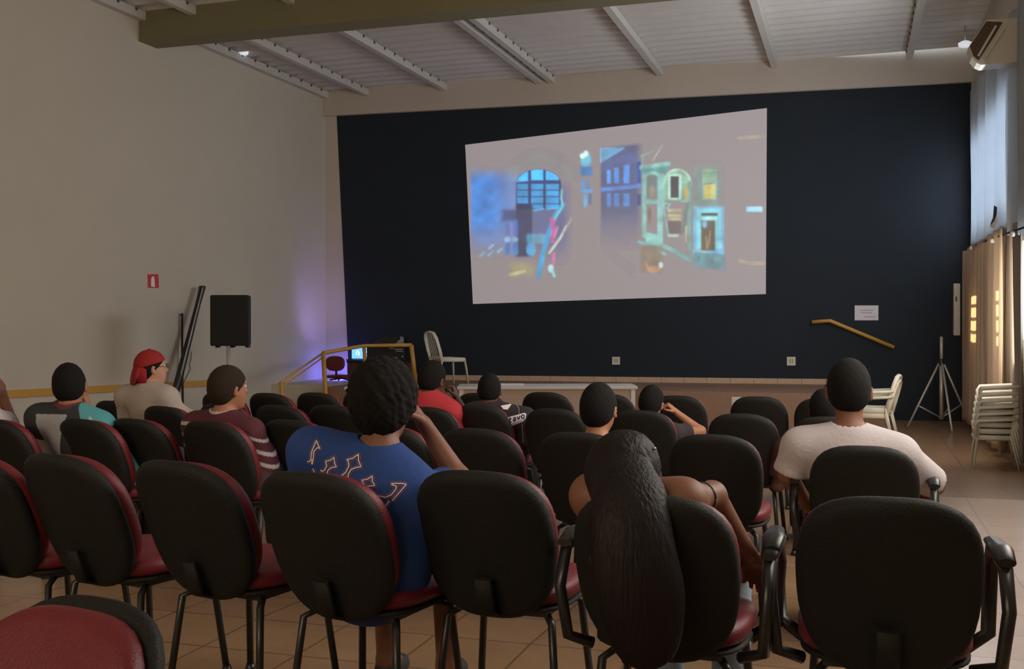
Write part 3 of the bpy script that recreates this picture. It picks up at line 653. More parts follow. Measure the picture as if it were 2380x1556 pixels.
# desk
Yd = 19.3
def dp(x, y): return stageY(x, y, Yd)
dl, drr = dp(806, 838), dp(948, 838)
dz = dl[2]; t = thing('desk', 'dark brown desk behind the yellow guard rail holding the laptop and sound equipment', 'desk', ((dl[0] + drr[0]) / 2, Yd, ZST))
o_ = t.location
rel(MB().bbox((dl[0], Yd - .02, dz - .04), (drr[0], Yd + .45, dz), bev=.006).build('desk_top', 'black_plastic', t), o_)
for xx in (dl[0] + .03, drr[0] - .03): rel(MB().bbox((xx - .03, Yd + .02, ZST), (xx + .03, Yd + .43, dz - .041)).build('side_panel', 'desk_wood', t), o_)
rel(MB().bbox((dl[0] + .061, Yd + .03, ZST + .05), (drr[0] - .061, Yd + .05, dz - .041)).build('front_panel', 'desk_wood', t), o_)
lp = dp(824, 838); lw = dp(847, 833)[0] - dp(803, 833)[0]
t = thing('laptop', 'open laptop with a glowing blue picture on the desk behind the yellow rail', 'laptop', (lp[0], Yd + .15, dz))
MB().box((0, 0, .010), (lw, .22, .018), bev=.004).build('base', 'black_plastic', t)
hs_ = dp(826, 806)[2] - dp(826, 834)[2]
MB().box((0, .13, .02 + hs_ / 2), (lw, .012, hs_ + .02), bev=.003).build('lid', 'black_plastic', t)
MB().box((.0, .1225, .02 + hs_ / 2), (lw * .93, .003, hs_ * .93)).build('display', 'screen_blue', t)
ds = MB()
for x0, z0, x1, z1 in ((-.24, .3, -.2, .62), (-.2, .55, -.1, .7), (-.12, .25, -.05, .6), (.12, .4, .18, .8), (.2, .3, .26, .7), (.3, .5, .42, .62), (.33, .2, .38, .5)):
    ds.box(((x0 + x1) / 2 * lw, .1205, .02 + hs_ * (z0 + z1) / 2), ((x1 - x0) * lw * .8, .002, (z1 - z0) * hs_ * .8), rot=Matrix.Rotation(.35, 3, 'Y'))
ds.build('display_picture', 'screen_white', t)
# rack cabinet, mixer
def pbox(x0, y0, x1, y1, Y, dpt): a = stageY(x0, y0, Y); b = stageY(x1, y1, Y); return a, b
a, b = pbox(852, 806, 940, 838, Yd + .12, .3)
t = thing('audio_rack', 'low black audio rack with small lights standing on the desk', 'audio equipment', ((a[0] + b[0]) / 2, Yd + .12, dz))
rel(MB().bbox((a[0], Yd + .12, dz + .001), (b[0], Yd + .45, a[2]), bev=.01).build('housing', 'black_plastic', t), t.location)
for x0, y0, x1, y1 in ((917, 811, 936, 813.5), (921, 816, 937, 818), (905, 809, 914, 811)):
    p, q2 = stageY(x0, y0, Yd + .115), stageY(x1, y1, Yd + .115); rel(MB().bbox((p[0], Yd + .105, q2[2]), (q2[0], Yd + .119, p[2])).build('label_strip', 'steel', t), t.location)
for x0, y0 in ((935, 829), (921, 832), (923, 841)):
    p = stageY(x0, y0, Yd + .10); 
    if p[2] > dz + .02: rel(MB().lathe((p[0], Yd + .112, p[2]), [(.01, -.012), (.016, 0), (.01, .012)], 8).build('knob', 'white_plastic', t), t.location)
a, b = pbox(868, 783, 935, 806, Yd + .16, .3); zr_ = a[2]
z0_ = stageY(900, 806, Yd + .12)[2] + .002
t = thing('amplifier', 'rounded black amplifier lying on top of the audio rack', 'audio equipment', ((a[0] + b[0]) / 2, Yd + .16, z0_))
pts = [(a[0], z0_), (b[0], z0_), (b[0], z0_ + (zr_ - z0_) * .7), (b[0] - .08, zr_), (a[0] + .16, zr_ - .01), (a[0] + .03, z0_ + .09)]
rel(MB().prism([(x, Yd + .16, z) for x, z in pts], (0, .28, 0)).build('housing', 'black_plastic', t), t.location)
rel(MB().tube([stageY(866, 806, Yd + .14), stageY(866, 801, Yd + .14)], .012, 6).build('knob', 'steel', t), t.location)
cl = [(917, 805), (921, 797), (929, 790), (931, 782), (937, 785), (938, 805)]
c0 = stageY(928, 806, Yd + .1); c0[2] = z0_
t = tag(MB().prism([stageY(x, y, Yd + .135) for x, y in cl], (0, .02, 0)).build('cloth', 'grey_cloth'), 'grey folded cloth hanging over the amplifier on the desk', 'cloth')
pp = stageY(900, 838, Yd + .02)
tag(MB().box((pp[0], Yd + .05, dz + .012), (.14, .10, .02), rot=Matrix.Rotation(.15, 3, 'Z')).build('papers', 'cream_panel'), 'small stack of loose papers lying on the front of the desk', 'papers')
# blue LED behind the red chair
ll = bpy.data.lights.new('blue_stage_light', 'POINT'); ll.energy = 7; ll.color = (.16, .16, 1); ll.shadow_soft_size = .05
lo = bpy.data.objects.new('blue_stage_light', ll); COL.objects.link(lo); lo.location = stageY(786, 868, 19.6)
l2 = bpy.data.lights.new('violet_stage_light', 'SPOT'); l2.energy = 30; l2.color = (.42, .30, 1); l2.spot_size = 1.25; l2.spot_blend = 1; l2.shadow_soft_size = .1
l2o = bpy.data.objects.new('violet_stage_light', l2); COL.objects.link(l2o); l2o.location = stageY(835, 822, 19.0); l2o.rotation_euler = (Vector(L(728, 690)) - l2o.location).to_track_quat('-Z', 'Y').to_euler()

# ================================================================ AUDITORIUM CHAIRS
def pad_mesh(wt, wb, h, th, n=44, ex=3.2, rings=((-.0, .86), (.12, .96), (.35, 1.0), (.65, 1.0), (.88, .96), (1.0, .86)), bow=.0, mi=0):
    """rounded upholstered plate standing in XZ, thickness along Y (0..th); bow bends it across x"""
    V = []; F = []
    out = []
    for k in range(n):
        a = 2 * math.pi * k / n; c, s_ = math.cos(a), math.sin(a)
        r = (abs(c) ** ex + abs(s_) ** ex) ** (-1 / ex); x = r * c; z = r * s_
        out.append((x, z))
    def pt(x, z, sc, y):
        x *= sc; z *= (1 - (1 - sc) * .5 * wt / h * 1.0) if False else sc
        hw = (wb + (wt - wb) * (z + 1) / 2) / 2
        X = x * hw; return (X, y + bow * (X * X) / .04 + 0, (z + 1) / 2 * h)
    for t, sc in rings: V += [pt(x, z, sc, t * th) for x, z in out]
    nr = len(rings)
    for j in range(nr - 1):
        for k in range(n): F.append((j * n + k, j * n + (k + 1) % n, (j + 1) * n + (k + 1) % n, (j + 1) * n + k))
    for j, flip in ((0, True), (nr - 1, False)):
        prev = [j * n + k for k in range(n)]; t, sc = rings[j]
        for q_ in (.6, .3):
            b0 = len(V); V += [pt(x, z, sc * q_, t * th + (.012 * (1 - q_) if not flip else -.010 * (1 - q_))) for x, z in out]
            cur = [b0 + k for k in range(n)]
            for k in range(n):
                f = (prev[k], cur[k], cur[(k + 1) % n], prev[(k + 1) % n]); F.append(f if flip else f[::-1])
            prev = cur
        c_ = len(V); V.append(pt(0, 0, 1, t * th + (.014 if not flip else -.012)))
        for k in range(n): F.append((prev[k], c_, prev[(k + 1) % n]) if flip else (prev[k], prev[(k + 1) % n], c_))
    return V, F
RECL = math.radians(20)
def back_xf(p):
    x, y, z = p; z2 = z; cc = y - .10 * (z2 / .43) ** 2 * .25
    return (x, -.19 + cc * math.cos(RECL) - z2 * math.sin(RECL), .44 + z2 * math.cos(RECL) + cc * math.sin(RECL))
def mesh_obj(name, VF, m, parent, xf=None):
    V, F = VF; V = [xf(p) if xf else p for p in V]
    bm = bmesh.new(); vs = [bm.verts.new(p) for p in V]
    for f in F: bm.faces.new([vs[i] for i in f])
    bmesh.ops.recalc_face_normals(bm, faces=bm.faces)
    for f in bm.faces: f.smooth = True
    me = bpy.data.meshes.new(name); bm.to_mesh(me); bm.free(); me.materials.append(MAT[m])
    o = bpy.data.objects.new(name, me); COL.objects.link(o); o.parent = parent; return o
def make_chair(arms, label):
    t = thing('auditorium_chair', label, 'chair')
    bk = mesh_obj('backrest', pad_mesh(.432, .405, .455, .066, bow=.022, ex=2.8), 'red_fabric', t, lambda p: back_xf((p[0], p[1], p[2] - .035)))
    mesh_obj('back_shell', pad_mesh(.440, .410, .505, .040, ex=2.8, bow=.022, rings=((0, .86), (.12, .94), (.35, .985), (.75, 1.0), (1.0, .99))), 'shell', bk,
             lambda p: back_xf((p[0], p[1] - .030, p[2] - .062)))
    # seat: pad laid flat
    se = mesh_obj('seat', pad_mesh(.44, .42, .44, .065), 'red_fabric', t, lambda p: (p[0], p[2] - .20, .415 + p[1]))
    mesh_obj('seat_shell', pad_mesh(.43, .41, .43, .02), 'shell', se, lambda p: (p[0], p[2] - .195, .398 + p[1]))
    MB().tube([(0, .05, .39), (0, -.17, .385), (0, -.245, .41), (0, -.262, .46), (0, -.285, .52)], [.03] * 5, 8, flat=(1, .3)).build('back_bracket', 'shell', t)
    MB().bbox((-.15, -.12, .375), (.15, .16, .397)).build('under_frame', 'black_metal', t)
    for sx in (-1, 1):
        for sy in (-1, 1):
            l = MB().tube([(sx * .13, sy * .10 + .02, .385), (sx * .17, sy * .16 + .02, .36), (sx * .20, sy * .20 + .02, .015)], .0125, 8).build('leg', 'black_metal', t)
            MB().lathe((sx * .20, sy * .20 + .02, .0), [(.018, 0), (.02, .01), (.014, .03)], 10).build('foot', 'black_plastic', l)
    if arms:
        for sx in (-1, 1):
            a = MB().tube([(sx * .20, -.13, .395), (sx * .262, -.16, .42), (sx * .275, -.19, .56), (sx * .275, -.13, .655), (sx * .275, .08, .665), (sx * .275, .13, .60), (sx * .265, .10, .43), (sx * .20, .06, .395)], .016, 10, flat=(1.2, 1)).build('armrest', 'black_plastic', t)
            MB().tube([(sx * .275, -.15, .668), (sx * .275, -.05, .682), (sx * .275, .10, .676)], [.022, .030, .022], 10, flat=(1, .5)).build('arm_pad', 'black_plastic', a)
    return t
plain = armed = None
TOPL = Vector(back_xf((0, .01, .443)))
CH = {}
def place_chair(key, xc, yt, rot, label, group, arms=False, s=1.0, Zf=None):
    """xc, yt: where the middle of the chair's top edge shows; stands on the floor"""
    global plain, armed
    proto = armed if arms else plain
    h = TOPL.z * s; p = atfloor(xc, yt, h)
    a = math.radians(rot); off = Vector((0, TOPL.y * s, 0)); off.rotate(Matrix.Rotation(a, 3, 'Z'))
    loc = (p[0] - off.x, p[1] - off.y, floorz(p[1] - off.y))
    if proto is None:
        proto = make_chair(arms, label); proto.location = loc; proto.rotation_euler = (0, 0, a); proto.scale = (s,) * 3; proto['group'] = group; o = proto
        if arms: armed = proto
        else: plain = proto
    else: o = dup(proto, loc, a, label, group, s)
    CH[key] = (o, p, depth(p), a, s); return o
G1 = 'auditorium chairs in the nearest full row'; G2 = 'auditorium chairs in the second row from the camera'; G3 = 'auditorium chairs in the third row from the camera'; G4 = 'auditorium chairs in the front row'
place_chair('r0', 235, 1388, 168, 'empty chair at the bottom left corner of the photo showing only its top edge', 'auditorium chairs nearest the camera')
place_chair('r1a', -85, 1056, -14, 'chair cut by the left edge of the photo in the nearest full row', G1)
place_chair('r1b', 120, 1053, -13, 'empty dark-backed chair second from the left edge in the nearest full row', G1, s=1.03)
place_chair('r1c', 395, 1069, -11, 'empty dark-backed chair directly left of the blue-shirted person\'s chair', G1, s=1.03)
place_chair('r1d', 707, 1095, -9, 'chair in which the person in the blue t-shirt sits', G1, s=1.03)
place_chair('r1e', 1098, 1092, -2, 'large dark-backed empty chair right of the blue-shirted person', G1, s=1.03)
place_chair('r1f', 1502, 1146, -2, 'armchair in which the girl with long dark hair sits', G1, arms=True, s=1.03)
place_chair('r1g', 2068, 1153, 1, 'closest dark-backed armchair at the bottom right beside the aisle', G1, arms=True, s=1.05)
place_chair('r2a', -25, 966, -12, 'chair at the left edge behind which a raised brown forearm shows', G2)
place_chair('r2b', 182, 967, -12, 'chair in which the boy in the teal and black shirt sits', G2)
place_chair('r2c', 302, 966, -12, 'empty chair between the boy in teal and the boy in the striped shirt', G2)
place_chair('r2d', 478, 971, -10, 'chair in which the boy in the maroon striped shirt sits', G2)
place_chair('r2e', 668, 969, -8, 'empty dark chair directly right of the boy in the striped shirt', G2)
place_chair('r2f', 893, 982, -12, 'chair mostly hidden behind the person in the blue t-shirt', G2)
place_chair('r2g', 1100, 988, -5, 'empty chair behind the boy wearing the black shirt with a white name strip', G2)
place_chair('r2h', 1340, 997, -4, 'chair before the girl with long hair, a short-haired boy sitting in it', G2)
place_chair('r2i', 1654, 1002, -2, 'empty chair between the long-haired girl and the white t-shirt boy', G2)
place_chair('r2j', 2009, 1027, 1, 'armchair in which the boy in the white t-shirt sits', G2, arms=True)
place_chair('r3a', 150, 929, -12, 'chair seen just beyond the boy in the teal and black shirt', G3)
place_chair('r3a2', 255, 931, -12, 'maroon-edged chair beneath the small dark bag by the left wall', G3)
place_chair('r3b', 372, 940, -12, 'chair in which the boy in the red cap sits', G3)
place_chair('r3c', 505, 937, -10, 'chair hidden behind the head of the boy in the striped shirt', G3)
place_chair('r3d', 640, 941, -8, 'empty third-row chair below the sloping part of the yellow guard rail', G3)
place_chair('r3e', 765, 941, -8, 'empty third-row chair just left of the blue-shirted person\'s dark curly hair', G3)
place_chair('r3f', 985, 945, -6, 'chair in which the person in the bright red shirt sits', G3)
place_chair('r3g', 1108, 941, -5, 'chair in which the boy in the black shirt with the white name strip sits', G3)
place_chair('r3h', 1283, 949, -4, 'empty third-row chair left of the short-haired boy\'s head', G3)
place_chair('r3i', 1486, 953, -3, 'chair in which the boy resting his head on his fist sits', G3)
place_chair('r3j', 1722, 961, -2, 'empty third-row chair overlapping the chair that hides the white board', G3)
place_chair('r3k', 1925, 968, 0, 'third-row chair hidden behind the boy in the white t-shirt', G3)
place_chair('r4a', 505, 913, -10, 'front-row chair peeking out left of the striped-shirt boy\'s head', G4)
place_chair('r4b', 618, 913, -8, 'empty front-row chair just under the foot of the yellow guard rail', G4)
place_chair('r4c', 730, 912, -7, 'empty front-row chair before the red chair on the stage', G4)
place_chair('r4d', 838, 909, -7, 'front-row chair under the desk, half hidden by dark curly hair', G4)
place_chair('r4e', 1110, 913, -4, 'front-row chair hidden by the boy in the black shirt', G4)
place_chair('r4f', 1264, 911, -3, 'empty front-row chair directly right of the white name strip', G4)
place_chair('r4g', 1408, 915, -2, 'empty front-row chair behind the short-haired boy\'s head under the white table end', G4)
place_chair('r4h', 1572, 919, -2, 'empty front-row chair right of the boy resting on his fist', G4)
place_chair('r4i', 1761, 921, -1, 'empty front-row chair covering the white board on the stage front', G4)
place_chair('r4j', 1915, 925, 0, 'front-row chair beyond the dark-haired head beside the white t-shirt boy', G4)

# red office chair on the stage (smaller in view, facing the desk)
pr_ = stageY(779, 862, 18.75); hs = .72
t = thing('office_chair', 'red upholstered chair on the stage behind the yellow guard rail', 'chair', (pr_[0], 18.75, ZST))
z0_ = ZST
wR = stageY(802, 845, 18.75)[0] - stageY(757, 845, 18.75)[0]; hR = stageY(779, 828, 18.75)[2] - stageY(779, 863, 18.75)[2]
zb_ = stageY(779, 863, 18.75)[2] - ZST; zs_ = stageY(779, 880, 18.75)[2] - ZST
mesh_obj('backrest', pad_mesh(wR, wR * .96, hR, .06, ex=2.6), 'red_fabric', t, lambda p: (p[0], p[1] - .03, p[2] + zb_))
mesh_obj('seat', pad_mesh(wR * 1.25, wR * 1.25, .36, .055), 'red_fabric', t, lambda p: (p[0], p[2] + .02, zs_ + p[1]))
MB().tube([(0, .04, zb_ + .1), (0, .045, zs_ + .0), (0, .2, zs_ - .02)], .024, 8, flat=(1, .5)).build('back_bracket', 'black_metal', t)
MB().tube([(0, .2, zs_ + .01), (0, .2, .06)], .022, 10).build('column', 'black_metal', t)
for k in range(5):
    a = k * 2 * math.pi / 5; MB().tube([(0, .2, .08), (.2 * math.cos(a), .2 + .2 * math.sin(a), .035)], [.02, .014], 8).build('leg', 'black_metal', t)

# ================================================================ WHITE PLASTIC CHAIRS
def make_plastic(arms, label, name='plastic_chair'):
    """monobloc chair, faces +Y, seat .43 high"""
    t = thing(name, label, 'chair')
    ny = 10; V = []; F = []
    nx = 10
    for j in range(ny + 1):
        for i in range(nx + 1):
            u = i / nx * 2 - 1; v = j / ny
            wdt = .21 + .02 * v; r_ = 1 - .12 * max(0, abs(v - .5) * 2 - .7) 
            V.append((u * wdt * r_, -.20 + v * .42, .43 - .018 * (1 - u * u) * math.sin(math.pi * v) + (-.02 * (v - .9) * 10 * .5 if v > .9 else 0)))
    for j in range(ny):
        for i in range(nx): a = j * (nx + 1) + i; F.append((a, a + 1, a + nx + 2, a + nx + 1))
    o = link_mesh('seat', V, np.array(F), 'white_plastic', t, smooth=True); sm = o.modifiers.new('t', 'SOLIDIFY'); sm.thickness = .012
    sk2 = MB()
    sk2.tube([(-.20, -.19, .412), (-.225, 0, .41), (-.23, .19, .41), (-.15, .235, .405), (.15, .235, .405), (.23, .19, .41), (.225, 0, .41), (.20, -.19, .415)], .027, 8, flat=(.5, 1.3)); sk2.build('seat_rim', 'white_plastic', t)
    fr = MB(); pts = [(-.205, -.20, .40), (-.215, -.25, .58), (-.20, -.30, .76), (-.14, -.325, .845), (0, -.335, .865), (.14, -.325, .845), (.20, -.30, .76), (.215, -.25, .58), (.205, -.20, .40)]
    bf = fr.tube(pts, .022, 8, flat=(.55, 1.3)).build('back_frame', 'white_plastic', t)
    for x in (-.10, -.033, .033, .10):
        MB().tube([(x * .9, -.20, .42), (x, -.255, .58), (x * 1.05, -.305, .76), (x * 1.05, -.325, .85)], .017, 6, flat=(1, .35)).build('back_slat', 'white_plastic', bf)
    MB().tube([(-.2, -.205, .45), (0, -.225, .455), (.2, -.205, .45)], .02, 6, flat=(.5, 1)).build('back_crossbar', 'white_plastic', t)
    for sx in (-1, 1):
        MB().tube([(sx * .205, .20, .42), (sx * .23, .225, .25), (sx * .255, .245, .0)], [.03, .024, .018], 8, flat=(1, .55)).build('leg', 'white_plastic', t)
        MB().tube([(sx * .20, -.19, .44), (sx * .215, -.235, .25), (sx * .235, -.29, .0)], [.03, .024, .018], 8, flat=(1, .55)).build('leg', 'white_plastic', t)
        if arms:
            MB().tube([(sx * .215, -.28, .66), (sx * .265, -.20, .655), (sx * .285, .02, .64), (sx * .28, .19, .63), (sx * .262, .225, .58), (sx * .24, .215, .42)], [.032, .036, .036, .036, .032, .030], 8, flat=(1, .6)).build('armrest', 'white_plastic', t)
    return t
pc = make_plastic(False, 'white plastic chair alone on the stage beside the yellow guard rail')
zc_ = ZST
seat_p = stageY(1040, 830, 18.55); sc_ = (seat_p[2] - ZST) / .43
pc.location = (seat_p[0] - .0, 18.55, ZST); pc.rotation_euler = (0, 0, -math.radians(42)); pc.scale = (sc_ * .95,) * 3
pa_ = make_plastic(True, 'lowest white plastic armchair of the stack by the right curtain')
fpt = atfloor(2244, 1091); cxs = fpt[0] + .33; 
pa_.location = (cxs, fpt[1] + .25, floorz(fpt[1] + .25)); pa_.rotation_euler = (0, 0, math.radians(88)); pa_['group'] = 'stacked white plastic armchairs by the right wall'
pa_.scale = (.93,) * 3
nth = ['second', 'third', 'fourth', 'fifth', 'topmost']
for k in range(5):
    dup(pa_, (cxs + .010 * (k + 1), fpt[1] + .25, floorz(fpt[1] + .25) + .078 * (k + 1)), math.radians(88),
        ('topmost white plastic armchair of the stack by the right curtain' if k == 4 else '%s white plastic armchair counted from the floor in the curtain-side stack' % nth[k]), 'stacked white plastic armchairs by the right wall')
q1 = atfloor(2040, 1010); Yq = 16.2
pq = onp(2028, 945, (0, Yq, 0), np.array([0, 1., 0])); zq = floorz(Yq)
for k in range(2):
    o = dup(pa_, (pq[0], Yq, zq + .075 * k), math.radians(80), ['lower of two nested white armchairs before the stage steps', 'upper of two nested white armchairs before the stage steps'][k], 'nested white armchairs in front of the steps', 1.1)

# ================================================================ TABLES in front of the stage
Zt = 15.3
def table(x0, x1, y, lab):
    a = atZ(x0, y, Zt); b = atZ(x1, y, Zt); b[2] = a[2] = (a[2] + b[2]) / 2
    u = (b - a); ln = np.linalg.norm(u); ang = math.atan2(u[1], u[0]); zf = floorz(a[1]); h = a[2] - zf
    t = thing('folding_table', lab, 'table', ((a[0] + b[0]) / 2, (a[1] + b[1]) / 2, zf), ang, 'white tables in front of the stage')
    MB().box((0, .35, h - .02), (ln, .70, .045), bev=.01).build('table_top', 'white_laminate', t)
    MB().box((0, .05, h - .26), (ln - .16, .012, .42)).build('modesty_panel', 'cream_panel', t)
    for sx in (-1, 1):
        for yy_ in (.06, .62): MB().bbox((sx * (ln / 2 - .06) - .03, yy_ - .03, 0), (sx * (ln / 2 - .06) + .03, yy_ + .03, h - .043)).build('leg', 'white_plastic', t)
    return t, a, b, h
t1_, ta, tb, th_ = table(1062, 1482, 899, 'long white table in front of the stage with a folded sheet on top')
t2_, tc_, td_, _ = table(800, 984, 900, 'second white table in front of the stage, mostly hidden by the blue-shirted person')
ps = atZ(1190, 898, Zt + .3); 
tag(MB().box((ps[0], ps[1], ta[2] + .014), (.34, .24, .02), rot=Matrix.Rotation(.3, 3, 'Z')).build('folded_sheet', 'paper'), 'folded pale sheet lying at the left end of the long white table', 'cloth')
# white board on the stage front
wb = [np.array(stageY(x, y, sfront(-1.5) - .012)) for x, y in ((1650, 922), (1650, 972), (1722, 973), (1722, 923))]
tag(MB().prism(wb, (0, -.012, 0)).build('white_board', 'white_laminate'), 'white rectangular board propped against the stage front', 'board')

# ================================================================ TRIPOD STAND
p_top = None
Zp = depth(atfloor(2206, 1003)) * 1.04
hub = atZ(2188, 842, Zp); topp = atZ(2188, 783, Zp); zf = floorz(hub[1]); botp = atZ(2190, 975, Zp)
t = thing('tripod_stand', 'empty metal tripod speaker stand in front of the dark wall near the curtains', 'tripod', (hub[0], hub[1], zf))
o_ = t.location
rel(MB().tube([hub + [0, 0, -.02], topp], .026, 12).build('upper_pole', 'steel', t), o_)
rel(MB().tube([hub, (hub[0], hub[1], botp[2])], .032, 12).build('lower_pole', 'steel', t), o_)
rel(MB().lathe(hub, [(.035, -.06), (.05, -.04), (.05, .03), (.035, .05)], 12).build('collar', 'black_plastic', t), o_)
ft = [atfloor(2110, 976), atfloor(2213, 1011), atfloor(2251, 975)]
ft = [onp(2109, 978, (0, hub[1] - .35, 0), np.array([0, 1., 0])), onp(2213, 1011, (0, hub[1] - .9, 0), np.array([0, 1., 0])), onp(2256, 972, (0, hub[1] + .35, 0), np.array([0, 1., 0]))]
for k, p in enumerate(ft):
    p = np.array(p); p[2] = floorz(p[1]) + .015; d_h = p[:2] - hub[:2]
    st_ = np.array([hub[0] + d_h[0] * .08, hub[1] + d_h[1] * .08, hub[2] - .03])
    lg = rel(MB().tube([st_, p], .018, 8).build('leg', 'steel', t), o_); 
    rel(MB().tube([p + (st_ - p) * .03, p], .026, 8).build('foot', 'black_plastic', lg), o_) if False else None
    mid = st_ + (p - st_) * .66; bb = np.array([hub[0], hub[1], botp[2] + .02]); rel(MB().tube([mid, bb], .012, 6).build('brace', 'steel', t), o_)

# ================================================================ PEOPLE: bodies as one smooth surface each
class SDF:
    def __init__(s, lo, hi, vox):
        s.lo = np.array(lo, float); s.v = vox; s.n = np.ceil((np.array(hi) - s.lo) / vox).astype(int) + 1
        s.f = np.full(tuple(s.n), .25, np.float32)
    def _block(s, lo, hi):
        i0 = np.maximum(((np.array(lo) - s.lo) / s.v).astype(int), 0); i1 = np.minimum(((np.array(hi) - s.lo) / s.v).astype(int) + 2, s.n)
        if (i1 <= i0).any(): return None
        ax = [s.lo[k] + s.v * np.arange(i0[k], i1[k]) for k in range(3)]
        P = np.stack(np.meshgrid(*ax, indexing='ij'), -1).astype(np.float32); return tuple(slice(a, b) for a, b in zip(i0, i1)), P
    def _join(s, sl, d, k, op='u'):
        a = s.f[sl]
        if op == 'u':
            h = np.clip(k - np.abs(a - d), 0, None) / max(k, 1e-6); s.f[sl] = np.minimum(a, d) - h * h * k / 4
        else:
            s.f[sl] = np.maximum(a, -d)
    def cap(s, a, b, ra, rb=None, k=.02, sq=None, cut=None, op='u', grow=0.):
        a = np.array(a, float); b = np.array(b, float); rb = ra if rb is None else rb; ra += grow; rb += grow; m = max(ra, rb) + .05 + k
        if sq is not None: m = m * max(1, sq[1])
        blk = s._block(np.minimum(a, b) - m, np.maximum(a, b) + m)
        if blk is None: return
        sl, P = blk; q = P - a; ba = b - a
        if sq is not None: nrm, f_ = sq; nrm = np.array(nrm, float); q = q + nrm * (q @ nrm)[..., None] * (1 / f_ - 1); bb = ba + nrm * (ba @ nrm) * (1 / f_ - 1)
        else: bb = ba
        t = np.clip((q @ bb) / max(bb @ bb, 1e-9), 0, 1)
        d = np.linalg.norm(q - bb * t[..., None], axis=-1) - (ra + (rb - ra) * t)
        if sq is not None: d = d * min(1, (1 + sq[1]) / 2)
        if cut is not None:                                            # flat end beyond b
            u = ba / np.linalg.norm(ba); d = np.maximum(d, (P - b) @ u - cut)
        s._join(sl, d.astype(np.float32), k, op)
    def ell(s, c, r, R=None, k=.02, op='u', grow=0., cutf=None, noise=None):
        c = np.array(c, float); r = np.array(r, float) + grow; m = r.max() + .05 + k; blk = s._block(c - m, c + m)
        if blk is None: return
        sl, P = blk; q = P - c
        if R is not None: q = q @ R                                    # columns of R are the local axes
        k0 = np.linalg.norm(q / r, axis=-1); k1 = np.linalg.norm(q / (r * r), axis=-1); d = k0 * (k0 - 1) / np.maximum(k1, 1e-6)
        if noise: amp, fr = noise; d = d + amp * (np.sin(q[..., 0] * fr + 1.3 * np.sin(q[..., 1] * fr * .7)) * np.sin(q[..., 1] * fr * 1.1 + q[..., 2] * fr * .6) + .5 * np.sin(q[..., 2] * fr * 1.9) * np.sin(q[..., 0] * fr * 2.1))
        if cutf is not None: d = np.maximum(d, cutf(q))
        s._join(sl, d.astype(np.float32), k, op)
    def mesh(s):
        f = s.f; n = np.array(f.shape); ins = f < 0
        c = np.zeros(n - 1, np.int8)
        for dx in (0, 1):
            for dy in (0, 1):
                for dz in (0, 1): c += ins[dx:n[0] - 1 + dx, dy:n[1] - 1 + dy, dz:n[2] - 1 + dz]
        act = (c > 0) & (c < 8); I = np.argwhere(act); idm = np.full(act.shape, -1, np.int64); idm[act] = np.arange(len(I))
        acc = np.zeros((len(I), 3)); cnt = np.zeros(len(I))
        cor = [(0, 0, 0), (1, 0, 0), (0, 1, 0), (1, 1, 0), (0, 0, 1), (1, 0, 1), (0, 1, 1), (1, 1, 1)]
        val = [f[I[:, 0] + a, I[:, 1] + b, I[:, 2] + d] for a, b, d in cor]
        for a in range(8):
            for b in range(a + 1, 8):
                if sum(abs(x - y) for x, y in zip(cor[a], cor[b])) != 1: continue
                m = (val[a] < 0) != (val[b] < 0); t = val[a][m] / (val[a][m] - val[b][m])
                acc[m] += np.array(cor[a]) + t[:, None] * (np.array(cor[b]) - np.array(cor[a])); cnt[m] += 1
        V = s.lo + (I + acc / cnt[:, None]) * s.v; F = []
        for ax in range(3):
            o = [1 if k == ax else 0 for k in range(3)]; a = ins; sl0 = tuple(slice(0, n[k] - 1 if k == ax else n[k]) for k in range(3)); sl1 = tuple(slice(1, n[k]) if k == ax else slice(0, n[k]) for k in range(3))
            E_ = np.argwhere(ins[sl0] != ins[sl1]); u, w_ = [k for k in range(3) if k != ax]
            E_ = E_[(E_[:, u] > 0) & (E_[:, w_] > 0) & (E_[:, u] < n[u] - 1) & (E_[:, w_] < n[w_] - 1)]
            q = []
            for du, dw in ((1, 1), (0, 1), (0, 0), (1, 0)):
                G_ = E_.copy(); G_[:, u] -= du; G_[:, w_] -= dw; q.append(idm[G_[:, 0], G_[:, 1], G_[:, 2]])
            Q = np.stack(q, 1); fl = ins[E_[:, 0], E_[:, 1], E_[:, 2]]
            if ax == 1: fl = ~fl
            Q[~fl] = Q[~fl][:, ::-1]; F.append(Q)
        F = np.concatenate(F); F = F[(F >= 0).all(1)]; return V, F
def rotz(a): c, s_ = math.cos(a), math.sin(a); return np.array([[c, -s_, 0], [s_, c, 0], [0, 0, 1]])
def rotx(a): c, s_ = math.cos(a), math.sin(a); return np.array([[1, 0, 0], [0, c, -s_], [0, s_, c]])
def roty(a): c, s_ = math.cos(a), math.sin(a); return np.array([[c, 0, s_], [0, 1, 0], [-s_, 0, c]])
def unit(v): return np.asarray(v, float) / np.linalg.norm(v)

